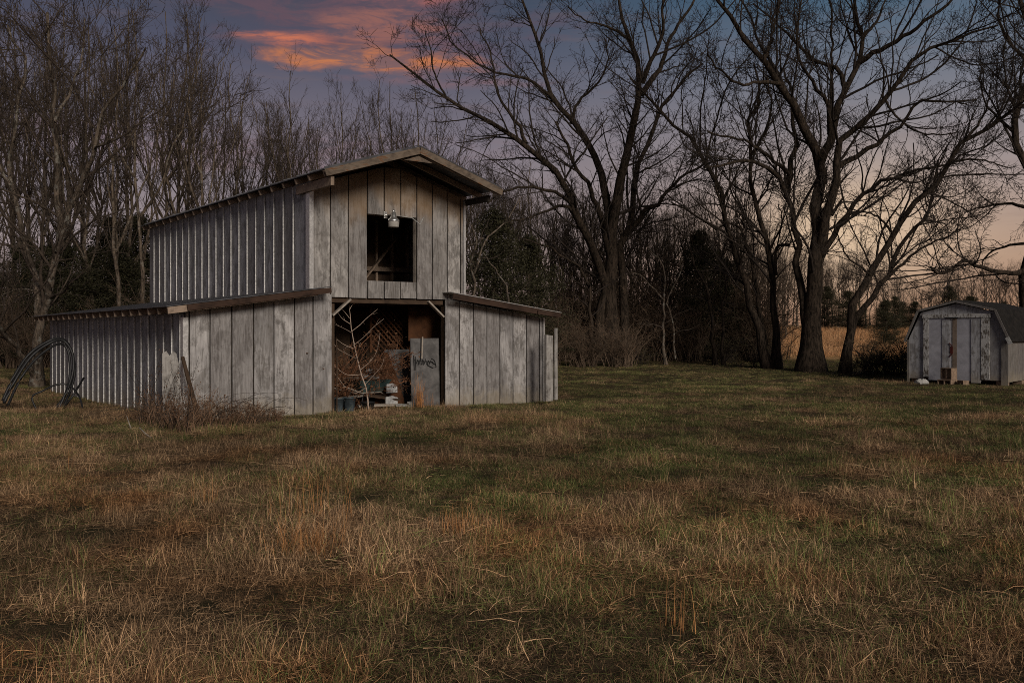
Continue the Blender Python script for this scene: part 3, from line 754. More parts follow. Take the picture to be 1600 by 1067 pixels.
def make_tree(name, mains, spec, seed, mat_t, mat_c, loc, extra=None, K0=16):
    """mains: (points, r0, r1) in world metres; returns the root Empty with trunk and crown parts"""
    rng = np.random.default_rng(seed); loc = np.array(loc, float)
    PP, RR = [], []
    for pts, r0, r1 in mains:
        P, L_ = resample(pts, K0)
        P[2:-1] += rng.normal(size=(K0 - 3, 3)) * min(.006 * L_, .06)
        PP.append(P - loc); RR.append(r0 + (r1 - r0) * np.linspace(0, 1, K0) ** .62)
    PP = np.array(PP); RR = np.array(RR)
    # root flare on the first main
    nm = getattr(make_tree, 'flare', 1)
    for i in range(min(nm, len(RR))): RR[i, 0] *= 1.55; RR[i, 1] *= 1.15
    root = empty(name, tuple(loc))
    V, Q = tubes(PP, RR, 10)
    o = link('trunk', np_mesh('trunk', V, Q), mat_t, root, True)
    Vs, Qs, off = [], [], 0
    P, Rr = PP, RR
    for k, sp in enumerate(spec):
        sp = dict(sp); sides = sp.pop('sides', 3); keep = sp.pop('also', False)
        C, R2 = sprout(rng, P, Rr, **sp)
        v, q = tubes(C, R2, sides); Vs.append(v); Qs.append(q + off); off += len(v)
        if keep: P, Rr = np.concatenate([P, C]), np.concatenate([Rr, R2])
        else: P, Rr = C, R2
    o = link('crown', np_mesh('crown', np.vstack(Vs), np.vstack(Qs)), mat_c, root, True)
    return root
OAK = [dict(dens=.34, lr=(3.6, 7.2), K=16, ang=(20, 48), t0=.32, rr=.55, wob=.10, up=.03, sides=6, th=.012, also=True),
       dict(dens=1.9, lr=(1.6, 4.2), K=9, ang=(25, 55), t0=.2, rr=.45, wob=.13, up=.04, sides=5, th=.014),
       dict(dens=3.0, lr=(.8, 2.1), K=7, ang=(26, 58), t0=.12, rr=.55, wob=.17, up=.03, sides=3, rmin=.0105, th=.012),
       dict(dens=4.0, lr=(.35, 1.0), K=5, ang=(28, 60), t0=.1, rr=.75, wob=.20, up=.02, rmin=.009, th=.012),
       dict(dens=2.2, lr=(.2, .45), K=3, ang=(30, 60), t0=.1, rr=.85, wob=.22, up=.02, rmin=.0065, th=.012)]
def px(lst, Y, zz=None):
    """limb seen at these pixels, each with its own distance"""
    return [at(x, y, Y + (d[0] if d else 0)) for x, y, *d in lst]
def feature(name, Y, base, limbs, spec, seed, label, mt='bark', mc='twig', flare=1):
    """limbs: (pixels with optional depth offset, width0 px, width1 px)"""
    ms = []
    for lst, w0, w1 in limbs: ms.append((px(lst, Y), w0 * .9 * Y / F / 2, w1 * .8 * Y / F / 2))
    b0 = at(base[0], base[1], Y); b0.z = H(b0.x, b0.y) - .15
    for i in range(flare): ms[i][0][0] = Vector((ms[i][0][0].x, ms[i][0][0].y, b0.z))
    make_tree.flare = flare
    r = make_tree(name, ms, spec, seed, M[mt], M[mc], tuple(b0)); make_tree.flare = 1
    return tag(r, label, 'tree')

feature('oak_tree', 44, (957, 562), [
    ([(957, 563), (955, 510), (953, 451), (957, 384), (961, 324), (964, 298), (978, 247, -.5), (990, 205, -1), (1001, 157, -1.2), (1001, 124, -1), (992, 84), (984, 62), (973, 37, .5), (966, -5, 1)], 34, 5),
    ([(940, 560), (938, 500), (945, 440), (928, 394, -.6), (905, 352, -1.4), (890, 311, -2), (871, 274, -2.6), (852, 255, -3), (822, 225, -3.6), (785, 202, -4), (740, 180, -4.4), (702, 157, -4.6), (654, 127, -5), (609, 86, -5)], 24, 3),
    ([(976, 562), (975, 500), (970, 440, .4), (972, 368, .8), (985, 343, 1), (995, 267, 1.5), (1012, 225, 2), (1029, 191, 2.4), (1037, 163, 2.6), (1071, 124, 3), (1098, 100, 3.4)], 22, 4),
    ([(956, 400), (948, 371), (942, 281, 1), (920, 225, 1.6), (894, 191, 2), (860, 150, 2.6), (849, 94, 3), (837, 56, 3.2), (819, 11, 3.6), (806, -30, 3.8)], 20, 4),
    ([(882, 176, 2.2), (830, 127, 1.4), (770, 112, .6), (729, 86, 0), (706, 67, -.4), (690, 30, -.8)], 8, 2),
    ([(1003, 130, -1), (1023, 84, -1.6), (1035, 51, -2), (1035, -5, -2.4)], 10, 4),
    ([(1002, 148, -1), (1032, 104, -.4), (1046, 59, .2), (1074, 17, .6), (1090, -15, 1)], 11, 4),
    ([(984, 62), (950, 42, -.6), (911, 31, -1.4), (888, 11, -2)], 6, 2),
    ([(972, 372, .8), (1004, 333, 0), (1033, 311, -.8), (1062, 279, -1.6), (1097, 260, -2.2), (1130, 250, -2.6)], 12, 3),
    ([(905, 352, -1.4), (884, 309, -2.6), (839, 294, -3.6), (807, 294, -4.2), (785, 301, -4.8), (762, 318, -5)], 9, 3),
    ([(898, 335, -1.8), (877, 321, -2.6), (833, 339, -3.4), (807, 344, -4), (775, 356, -4.5)], 7, 2),
    ([(822, 225, -3.6), (800, 180, -3), (775, 140, -2.4), (768, 90, -2), (750, 45, -1.6)], 7, 2),
    ([(893, 192, 2), (905, 160, 3), (935, 130, 3.6), (950, 95, 4), (945, 60, 4.4)], 8, 2),
    ([(948, 371, .5), (921, 292, -.6), (899, 260, -1.2), (886, 225, -1.6), (868, 190, -2)], 13, 4),
    ([(700, 158, -4.6), (680, 118, -5), (672, 75, -5.3), (664, 48, -5.5)], 4, 1.6),
], OAK, 11, 'broad bare oak forking low into many stems, first big tree right of the barn', flare=3)

feature('oak_tree', 38, (1268, 578), [
    ([(1267, 580), (1268, 515), (1272, 451), (1277, 356), (1279, 308), (1281, 245, .3), (1269, 233, .3), (1255, 197, 0), (1238, 157, -.5), (1222, 132, -1), (1193, 96, -1.5), (1162, 56, -2), (1140, 25, -2.4), (1112, -10, -2.8)], 40, 6),
    ([(1280, 256, .3), (1297, 214, .6), (1306, 174, .8), (1323, 135, 1), (1342, 98, 1.2), (1348, 56, 1.4), (1337, 17, 1.6), (1334, -20, 1.8)], 19, 5),
    ([(1277, 400), (1287, 365, -.3), (1299, 308, -.6), (1306, 266, -.8), (1309, 219, -1), (1337, 197, -1.4), (1379, 157, -2), (1410, 118, -2.6), (1440, 84, -3), (1500, 60, -3.6), (1560, 40, -4.2)], 22, 3),
    ([(1262, 520), (1250, 451, .4), (1245, 397, .6), (1236, 333, .8), (1226, 289, 1), (1204, 270, .6), (1188, 254, .2), (1140, 254, -.8), (1100, 262, -1.4)], 18, 4),
    ([(1276, 420), (1287, 394, .4), (1306, 362, .8), (1331, 324, 1.4), (1347, 305, 1.6), (1376, 289, 2), (1408, 274, 2.4), (1443, 266, 2.8), (1485, 256, 3.2)], 14, 4),
    ([(1230, 300, 1), (1236, 253, 1.4), (1244, 225, 1.8), (1237, 183, 2.2), (1238, 150, 2.6), (1225, 110, 3)], 13, 4),
    ([(1233, 272, 1), (1196, 239, .4), (1162, 219, -.2), (1140, 216, -.6), (1105, 205, -1)], 8, 3),
    ([(1342, 98, 1.2), (1387, 73, .4), (1421, 53, -.2), (1440, 37, -.6), (1480, 8, -1), (1510, -20, -1.2)], 11, 4),
    ([(1321, 140, 1), (1309, 110, 1.6), (1281, 98, 2), (1252, 79, 2.4), (1222, 45, 2.8), (1177, 6, 3.4)], 10, 3),
    ([(1297, 210, .6), (1292, 163, 0), (1267, 121, -.5), (1247, 90, -1), (1247, 42, -1.4), (1253, -5, -1.6)], 10, 3),
    ([(1300, 190, .8), (1299, 149, 1.4), (1299, 98, 1.8), (1300, 28, 2.2), (1296, -15, 2.4)], 8, 3),
    ([(1307, 262, -.8), (1354, 233, -.2), (1393, 208, .4), (1424, 174, 1), (1440, 155, 1.2), (1456, 159, 1.4), (1526, 157, 2)], 11, 3),
    ([(1299, 336), (1310, 320, .1), (1318, 308, .2)], 8, 4),
    ([(1222, 132, -1), (1195, 128, -1.8), (1160, 132, -2.6), (1125, 110, -3.2), (1105, 85, -3.6)], 8, 3),
    ([(1193, 96, -1.5), (1205, 60, -1), (1215, 20, -.6), (1220, -15, -.4)], 8, 3),
    ([(1347, 60, 1.4), (1372, 30, 1.8), (1385, -5, 2.2)], 8, 3),
    ([(1382, 155, -2), (1400, 180, -2.6), (1430, 205, -3), (1470, 212, -3.4), (1500, 205, -3.8)], 5, 2),
], OAK, 12, 'largest oak of the row with a thick upright trunk and crown filling the upper right', flare=1)

feature('leaning_tree', 40, (1205, 572), [
    ([(1202, 572), (1181, 515), (1165, 451), (1150, 403), (1140, 365), (1125, 308), (1106, 262, .3), (1085, 225, .6), (1054, 200, 1), (1035, 177, 1.2), (1007, 146, 1.5), (985, 122, 1.8)], 17, 4),
    ([(1214, 572), (1208, 451), (1200, 394), (1188, 349), (1177, 317), (1173, 260), (1175, 242), (1168, 197, .4), (1185, 146, .8), (1178, 100, 1)], 16, 4),
    ([(1196, 540, .2), (1185, 467, .4), (1172, 410, .6), (1164, 368, .8), (1143, 346, 1), (1116, 356, 1.2), (1071, 327, 1.4), (1049, 317, 1.6)], 10, 3),
    ([(1212, 430, 0), (1213, 388, -.3), (1235, 382, -.5)], 7, 5),
    ([(1150, 403), (1131, 333, -.5), (1118, 290, -1), (1122, 250, -1.4)], 7, 3),
    ([(1175, 242), (1196, 205, -.4), (1205, 165, -.7), (1198, 120, -1)], 7, 3),
    ([(1200, 394), (1222, 350, -.6), (1216, 320, -1)], 5, 2),
], OAK, 13, 'slender two-stemmed tree leaning left, just left of the largest oak', flare=2)

feature('leaning_tree', 37, (1323, 580), [
    ([(1320, 582), (1328, 508), (1344, 467), (1360, 429), (1382, 397), (1401, 356), (1427, 327, -.3), (1459, 295, -.6), (1484, 253, -1), (1512, 215, -1.4), (1555, 192, -1.8), (1600, 164, -2.2), (1660, 130, -2.8)], 18, 5),
    ([(1330, 520, .3), (1337, 496, .3), (1363, 464, .5), (1388, 429, .6), (1401, 397, .8), (1427, 362, 1), (1449, 336, 1.2), (1459, 292, 1.6), (1466, 250, 2)], 13, 4),
    ([(1390, 430, .6), (1427, 397, .2), (1459, 378, -.3), (1480, 371, -.6), (1505, 355, -1)], 7, 2),
    ([(1360, 430), (1344, 416, -.6), (1325, 403, -1), (1309, 365, -1.4), (1303, 345, -1.6)], 5, 2),
    ([(1395, 365), (1370, 338, .5), (1345, 330, 1), (1320, 325, 1.4)], 5, 2),
    ([(1512, 215, -1.4), (1540, 175, -1), (1548, 130, -.7)], 6, 2),
    ([(1484, 253, -1), (1530, 250, -1.6), (1575, 262, -2)], 5, 2),
], OAK, 14, 'dark crooked tree leaning right over the shed, right of the largest oak', flare=1)

feature('oak_tree', 35, (1606, 585), [
    ([(1607, 585), (1604, 478), (1606, 400), (1607, 328), (1606, 258), (1590, 225), (1581, 205), (1583, 178), (1600, 140), (1612, 90), (1600, 30), (1590, -10)], 26, 8),
    ([(1607, 420), (1590, 425, -.3), (1555, 426, -.7), (1526, 415, -1), (1503, 408, -1.2), (1485, 420, -1.4), (1470, 429, -1.6), (1454, 417, -1.8)], 11, 4),
    ([(1607, 325), (1575, 318, .5), (1545, 322, 1), (1510, 330, 1.4)], 8, 2),
    ([(1583, 205), (1560, 185, .6), (1540, 160, 1), (1530, 120, 1.4)], 7, 2),
    ([(1607, 300), (1640, 250), (1680, 200), (1700, 120)], 14, 4),
    ([(1605, 380), (1570, 385, .6), (1540, 400, 1.2), (1532, 430, 1.6)], 6, 2),
    ([(1612, 100), (1580, 70, -.5), (1560, 30, -1), (1565, -10, -1.4)], 8, 3),
], OAK, 15, 'dark oak at the right edge, rising behind the shed with a wavy low limb', flare=1)

feature('maple_tree', 29, (58, 603), [
    ([(58, 606), (59, 550), (60, 491), (70, 478), (86, 411, -.3), (92, 370, -.4), (92, 303, -.6), (88, 239, -.8), (84, 191, -1), (83, 134, -1), (73, 80, -1), (74, 20, -1)], 20, 5),
    ([(60, 500), (56, 443, .3), (35, 380, .6), (22, 300, .8), (13, 239, 1), (22, 180, 1.3), (38, 110, 1.6), (12, 40, 2)], 14, 4),
    ([(90, 390, -.4), (102, 357, -.8), (118, 300, -1.2), (127, 277, -1.4), (150, 230, -1.8), (165, 170, -2), (200, 120, -2.4), (228, 75, -2.8)], 14, 3),
    ([(56, 592), (35, 555, -.8), (18, 532, -1.4), (0, 512, -2), (-30, 470, -2.8)], 11, 6),
    ([(55, 455, .3), (30, 452, -.4), (0, 462, -1)], 4, 2),
    ([(84, 191, -1), (110, 140, -.4), (130, 80, 0), (132, 30, .4)], 7, 2),
    ([(150, 230, -1.8), (195, 210, -2.4), (240, 170, -3)], 5, 2),
    ([(22, 300, .8), (-10, 240, .4), (-25, 170, 0)], 8, 3),
], OAK, 16, 'lichen-spotted maple beside the left end of the barn, splitting into a V', 'bark2', 'twig2', flare=1)

# forest trees: a few grown once, then copied
FOR = [dict(dens=1.7, lr=(1.6, 4.4), K=8, ang=(20, 42), t0=.25, rr=.45, wob=.055, up=.07, sides=4, th=.011),
       dict(dens=2.2, lr=(.8, 2.1), K=6, ang=(20, 45), t0=.12, rr=.55, wob=.07, up=.06, rmin=.009, th=.010),
       dict(dens=2.6, lr=(.4, 1.1), K=4, ang=(20, 48), t0=.1, rr=.7, wob=.09, up=.04, rmin=.0072, th=.010),
       dict(dens=1.8, lr=(.2, .5), K=3, ang=(22, 50), t0=.1, rr=.8, wob=.12, up=.03, rmin=.0055, th=.010)]
def forest_proto(seed, h, forks, lean=.6):
    r = random.Random(seed); ms = []
    lx, ly = r.uniform(-lean, lean), r.uniform(-lean, lean)
    tr = [(0, 0, -.15)] + [(lx * (k / 6) ** 1.3 + r.uniform(-.15, .15), ly * (k / 6) ** 1.3 + r.uniform(-.15, .15), h * k / 6) for k in range(1, 7)]
    r0 = .0085 * h + r.uniform(.0, .04); ms.append((tr, r0, .02))
    for k in range(forks):
        z0 = h * r.uniform(.22, .6); f = z0 / h * 6; i = int(f); s = f - i
        b0 = Vector(tr[i]).lerp(Vector(tr[min(i + 1, 6)]), s); a = r.uniform(0, 6.28); L_ = (h - z0) * r.uniform(.6, .9); sp = r.uniform(.18, .5)
        pts = [b0]
        for q in range(1, 6):
            e = q / 5; pts.append(b0 + Vector((math.cos(a) * L_ * sp * e ** .7 + r.uniform(-.12, .12), math.sin(a) * L_ * sp * e ** .7 + r.uniform(-.12, .12), L_ * e)))
        ms.append((pts, r0 * r.uniform(.36, .55), .014))
    return ms
protos = []
for k, (h, fk) in enumerate([(17, 5), (16, 7), (15.5, 4), (17.5, 6), (14, 5), (16.5, 8)]):
    protos.append((make_tree('forest_tree', forest_proto(40 + k, h, fk), FOR, 60 + k, M['bark3'], M['twig2'], (0, 0, 0), K0=12), h))
def copy_tree(o, parent=None):
    c_ = o.copy(); COL.objects.link(c_)
    if parent is not None: c_.parent = parent
    for ch in list(o.children):
        if ch.parent == o: copy_tree(ch, c_)
    return c_
used = set()
def place(proto, X, Y, rz, s, label, cat, group, sz=None):
    o = proto if proto.name not in used else copy_tree(proto)
    used.add(proto.name)
    o.location = (X, Y, H(X, Y)); o.rotation_euler = (0, 0, rz); o.scale = (s, s, sz or s)
    tag(o, label, cat, group); return o
rf = random.Random(77)
def wpx(x, Y): return (x - 800) * Y / F
def prof(x):      # skyline of the wood in photo rows
    xs = [-60, 0, 100, 230, 300, 400, 450, 520, 600, 700, 800, 900]; ys = [5, 5, 0, 5, 60, 120, 140, 122, 140, 170, 210, 230]
    return float(np.interp(x, xs, ys))
k = 0
FL = 'bare slim tree standing in the crowded wood behind the barn'
for i in range(38):
    x = -60 + 800 * ((i * .6180339) % 1) ; Y = (36 if x < 260 else 40) + 22 * ((i * .7548) % 1) + rf.uniform(-1.5, 1.5)
    pr, h = protos[i % 6]
    tgt = 1.6 + (HY - prof(x)) * Y / F
    s = min(1.35, tgt * rf.uniform(.78, 1.03) / h)
    place(pr, wpx(x, Y), Y, rf.uniform(0, 6.28), s * rf.uniform(.9, 1.0), FL, 'tree', 'bare trees of the wood behind the barn', s)
for i in range(40):
    x = 700 + 540 * ((i * .6180339) % 1); Y = 54 + 28 * ((i * .7548) % 1)
    pr, h = protos[(i + 2) % 6]; s = (1.6 + (HY - rf.uniform(-15, 45) - np.interp(x, [700, 900, 1000, 1240], [245, 300, 340, 365])) * Y / F) / h
    place(pr, wpx(x, Y), Y, rf.uniform(0, 6.28), s * 1.15, 'bare tree seen through the gaps behind the central oak', 'tree', 'bare trees beyond the central oak', s)
for i in range(58):
    x = 1180 + 480 * ((i * .6180339) % 1); Y = 118 + 40 * ((i * .7548) % 1)
    pr, h = protos[i % 6]; tp = np.interp(x, [1180, 1290, 1340, 1420, 1500, 1650], [385, 385, 380, 425, 415, 400]) + rf.uniform(-6, 34)
    s = (1.6 + (HY - tp) * Y / F - H(0, Y)) / h
    place(pr, wpx(x, Y), Y, rf.uniform(0, 6.28), s * 1.4, 'distant bare tree lining the far side of the tan field', 'tree', 'bare trees on the far side of the field', s)

# evergreens: cones of small needle sprays
def evergreen(name, h, rad, n, seed, mat='cedar', leaf=.16, zlow=.05, wild=1.0):
    rng = np.random.default_rng(seed); root = empty(name)
    MB().tube([(0, 0, -.15), (.05, 0, h * .4), (0, .06, h * .92)], [.02 * h, .014 * h, .01], 8).build('trunk', M['bark3'], root, True)
    nb = int(n / 110); z = zlow * h + (1 - zlow) * h * rng.random(nb) ** 1.15; prof_ = np.sin(np.clip((1 - z / h), 0, 1) ** .75 * 1.75) * rad
    a = rng.uniform(0, 2 * np.pi, nb); L_ = prof_ * rng.uniform(.35, 1.35, nb)
    bi = rng.integers(0, nb, n); t_ = rng.random(n) ** .6
    c_ = np.stack([np.cos(a[bi]) * L_[bi] * t_, np.sin(a[bi]) * L_[bi] * t_, z[bi] + .22 * L_[bi] * t_ + 0], -1) + rng.normal(size=(n, 3)) * np.array([.12, .12, .10]) * (.6 + rad * .35) * wild
    d1 = nrm(rng.normal(size=(n, 3)) + np.stack([np.cos(a[bi]), np.sin(a[bi]), .3 + 0 * a[bi]], -1) * .7); d2 = nrm(np.cross(d1, rng.normal(size=(n, 3))))
    s_ = rng.uniform(.5, 1.2, (n, 1)) * leaf
    V = np.stack([c_, c_ + d1 * s_ * .5 + d2 * s_ * .22, c_ + d1 * s_, c_ + d1 * s_ * .5 - d2 * s_ * .22], 1).reshape(-1, 3)
    link('crown', np_mesh('crown', V, np.arange(len(V)).reshape(-1, 4)), M[mat], root)
    # bare branch lines
    P = np.stack([np.zeros(nb), np.zeros(nb), z], -1)[:, None, :] + np.linspace(0, 1, 4)[None, :, None] * np.stack([np.cos(a) * L_, np.sin(a) * L_, .22 * L_], -1)[:, None, :]
    v, q = tubes(P, np.linspace(.02, .006, 4)[None, :] * np.ones((nb, 1)), 3)
    link('branches', np_mesh('branches', v, q), M['twig'], root)
    return root
ever = [evergreen('cedar_tree', 7.0, 1.9, 30000, 1, leaf=.11), evergreen('cedar_tree', 6.0, 2.2, 30000, 2, leaf=.11), evergreen('cedar_tree', 9.0, 2.3, 40000, 3, leaf=.12)]
for j, (x, Y, top, pi_, lab, grp) in enumerate([
    (1092, 47, 365, 0, 'dark cedar with a pointed top between the central oak and the leaning tree', None),
    (1130, 48, 408, 1, 'lower rounded cedar close to the right of the pointed one', None),
    (770, 40, 330, 2, 'dark cedar rising behind the right lean-to roof', None),
    (826, 42, 372, 0, 'cedar filling the gap right of the barn end', None),
    (1385, 60, 470, 1, 'dark evergreen at the near edge of the tan field, left of the shed', None)]):
    pr = ever[pi_]; h = (7.0, 6.0, 9.0)[pi_]; X = wpx(x, Y); s = (1.6 + (HY - top) * Y / F - H(X, Y)) / h
    place(pr, X, Y, rf.uniform(0, 6), s * (1.2 if pi_ != 1 else 1.05), lab, 'tree', grp, s)
for i in range(24):
    x = -40 + 760 * ((i * .6180339 + .3) % 1); Y = 39 + 14 * ((i * .7548 + .1) % 1)
    pi_ = i % 3; h = (7.0, 6.0, 9.0)[pi_]; top = rf.uniform(345, 450); X = wpx(x, Y); s = (1.6 + (HY - top) * Y / F) / h
    place(ever[pi_], X, Y, rf.uniform(0, 6), s * 1.25, 'dark evergreen growing among the bare trunks behind the barn', 'tree', 'evergreens under the wood', s)
for i in range(14):
    x = 1290 + 360 * ((i * .6180339 + .3) % 1); Y = 105 + 20 * ((i * .7548 + .1) % 1)
    pi_ = i % 2; h = (7.0, 6.0)[pi_]; top = rf.uniform(448, 484); X = wpx(x, Y); s = (1.6 + (HY - top) * Y / F - H(X, Y)) / h
    place(ever[pi_], X, Y, rf.uniform(0, 6), s * 1.5, 'distant dark evergreen below the far treeline', 'tree', 'evergreens under the far treeline', s)

# shrubs: twiggy, with few leaves
def shrub(name, h, rad, nst, seed, leaf_n=1500, leaf=.05, mat='ivy', tw='twig', dens=3.0, up=1.0):
    rng = np.random.default_rng(seed); root = empty(name)
    K = 7; a = rng.uniform(0, 2 * np.pi, nst); P = np.zeros((nst, K, 3)); P[:, 0, :2] = rng.normal(size=(nst, 2)) * rad * .25
    cur = nrm(np.stack([np.cos(a) * .55, np.sin(a) * .55, up * rng.uniform(.6, 1.4, nst)], -1)); L_ = h * rng.uniform(.6, 1.15, nst)
    for k in range(1, K):
        P[:, k] = P[:, k - 1] + cur * (L_ / (K - 1))[:, None]; cur = nrm(cur + rng.normal(size=(nst, 3)) * .2 + np.stack([np.cos(a), np.sin(a), -.6 + 0 * a], -1) * .10 / up)
    R0 = np.linspace(.016, .006, K)[None] * rng.uniform(.7, 1.5, (nst, 1))
    C, R2 = sprout(rng, P, R0, dens, (.4 * rad, .9 * rad), 5, (30, 70), .15, .6, .006, .3, .0)
    D, R3 = sprout(rng, C, R2, 3.5, (.15, .4), 3, (30, 70), .1, .7, .004, .3, .0)
    Vs, Qs, off = [], [], 0
    for p_, r_ in ((P, R0), (C, R2), (D, R3)):
        v, q = tubes(p_, r_, 3); Vs.append(v); Qs.append(q + off); off += len(v)
    link('stems', np_mesh('stems', np.vstack(Vs), np.vstack(Qs)), M[tw], root)
    if leaf_n:
        E_ = D.reshape(-1, 3); c_ = E_[rng.integers(0, len(E_), leaf_n)] + rng.normal(size=(leaf_n, 3)) * .05
        d1 = nrm(rng.normal(size=(leaf_n, 3))); d2 = nrm(np.cross(d1, rng.normal(size=(leaf_n, 3)))); s_ = rng.uniform(.6, 1.3, (leaf_n, 1)) * leaf
        V = np.stack([c_, c_ + d1 * s_ * .5 + d2 * s_ * .35, c_ + d1 * s_, c_ + d1 * s_ * .5 - d2 * s_ * .35], 1).reshape(-1, 3)
        link('leaves', np_mesh('leaves', V, np.arange(len(V)).reshape(-1, 4)), M[mat], root)
    return root
shr = [shrub('shrub', 2.0, 1.3, 26, 5, 1100, .055), shrub('shrub', 2.4, 1.4, 24, 6, 700, .055), shrub('shrub', 1.6, 1.2, 24, 7, 1400, .05)]
brush = [shrub('brush', 2.6, 1.5, 70, 51, 500, .05, 'deadleaf', 'brushwood', 3.6, 1.5), shrub('brush', 3.6, 1.5, 70, 52, 0, .05, 'deadleaf', 'brushwood', 3.4, 2.4)]
for i in range(30):      # undergrowth under the tree row, right
    x = 1000 + 425 * ((i * .6180339) % 1); Y = 40.5 + 5 * ((i * .7548) % 1) + (3 if x < 1150 else 0)
    s = rf.uniform(.55, 1.0) * (.9 if x > 1330 else .7)
    if (1222 < x < 1345 and i % 4) or x > 1372: continue
    place(shr[1 if 1222 < x < 1345 else i % 3], wpx(x, Y), Y, rf.uniform(0, 6), s, 'straggly shrub in the undergrowth along the foot of the tree row', 'shrub', 'shrubs under the tree row')
for i in range(7):
    x = 1352 + 72 * i / 6; Y = 35.5 + 1.4 * ((i * .7548) % 1)
    place(shr[i % 3], wpx(x, Y), Y, rf.uniform(0, 6), rf.uniform(.5, .85), 'leafy shrub in the dark tangle hard against the left of the shed', 'shrub', 'leafy shrubs left of the shed')
for i in range(26):      # undergrowth behind barn
    x = -40 + 1040 * ((i * .6180339 + .5) % 1); Y = 36 + 6 * ((i * .7548) % 1) + (5 if x > 700 else 0)
    place(brush[i % 2], wpx(x, Y), Y, rf.uniform(0, 6), rf.uniform(.7, 1.15), 'shaggy shrub under the wood behind the barn', 'shrub', 'shrubs under the wood behind the barn')

for i in range(44):
    x = 850 + 345 * ((i * .6180339 + .2) % 1); Y = 45.5 + 6 * ((i * .7548) % 1)
    place(brush[i % 2], wpx(x, Y), Y, rf.uniform(0, 6), rf.uniform(.9, 1.45), 'tall dark brush filling the gap between the central oak and the leaning tree', 'brush', 'tall brush in the middle of the tree row')
for i in range(20):
    x = 860 + 350 * ((i * .6180339 + .35) % 1); Y = 47 + 7 * ((i * .7548) % 1); pr, h = protos[i % 6]
    s = rf.uniform(6.5, 10) / h; place(pr, wpx(x, Y), Y, rf.uniform(0, 6), s * 1.3, 'young thin tree crowded into the brush just behind the tree row', 'tree', 'young trees in the brush behind the tree row', s)
# pale bare bushes right behind the barn and in the middle
SMALL = [dict(dens=1.6, lr=(.9, 2.2), K=7, ang=(28, 70), t0=.2, rr=.55, wob=.28, up=.03, sides=4),
         dict(dens=2.4, lr=(.5, 1.2), K=5, ang=(30, 70), t0=.1, rr=.65, wob=.3, up=.02, rmin=.008),
         dict(dens=3.0, lr=(.25, .6), K=4, ang=(30, 70), t0=.1, rr=.8, wob=.3, up=0, rmin=.006)]
feature('crooked_tree', 30, (742, 545), [
    ([(738, 545), (740, 470), (742, 430), (750, 400), (760, 370, .3), (790, 345, .5), (812, 310, .8)], 9, 2),
    ([(742, 440), (735, 410, -.3), (745, 380, -.5), (735, 350, -.6)], 5, 2),
    ([(800, 545, .4), (795, 465, .4), (785, 435, .2), (765, 410, 0), (755, 395, -.2)], 6, 2),
    ([(755, 372, .3), (730, 385, .5), (725, 372, .6)], 4, 2)], SMALL, 21, 'pale crooked small tree showing above the right lean-to roof', 'bark2', 'twig2', flare=1)
feature('crooked_tree', 43, (1040, 560), [
    ([(1040, 565), (1036, 500), (1040, 440), (1030, 410), (1010, 385)], 7, 2),
    ([(1038, 470), (1015, 445, -.3), (1003, 432, -.5), (985, 425, -.7)], 4, 2),
    ([(1055, 560), (1050, 500, -.4), (1043, 470, -.6), (1060, 430, -.8), (1065, 400, -1)], 4, 2)], SMALL, 22, 'thin greyish tree in the brush between the central oak and the pointed cedar', 'bark2', 'twig2', flare=1)
feature('crooked_tree', 43, (1118, 565), [
    ([(1118, 568), (1112, 500), (1105, 450), (1088, 420), (1075, 380, .3), (1050, 350, .5)], 9, 2),
    ([(1131, 565), (1128, 500), (1135, 440), (1128, 400), (1140, 360)], 7, 2)], SMALL, 23, 'two-stemmed dark thin tree right in front of the pointed cedar', 'bark', 'twig', flare=2)
feature('arching_tree', 42, (925, 562), [
    ([(925, 563), (925, 535), (922, 480), (919, 439), (897, 411), (871, 395, -.3), (837, 379, -.6), (810, 372, -.9)], 9, 3),
    ([(921, 450), (905, 419, .4), (880, 397, .7), (860, 370, 1)], 5, 2)], SMALL, 24, 'thin tree arching left over the barn end, just left of the central oak', 'bark', 'twig', flare=1)

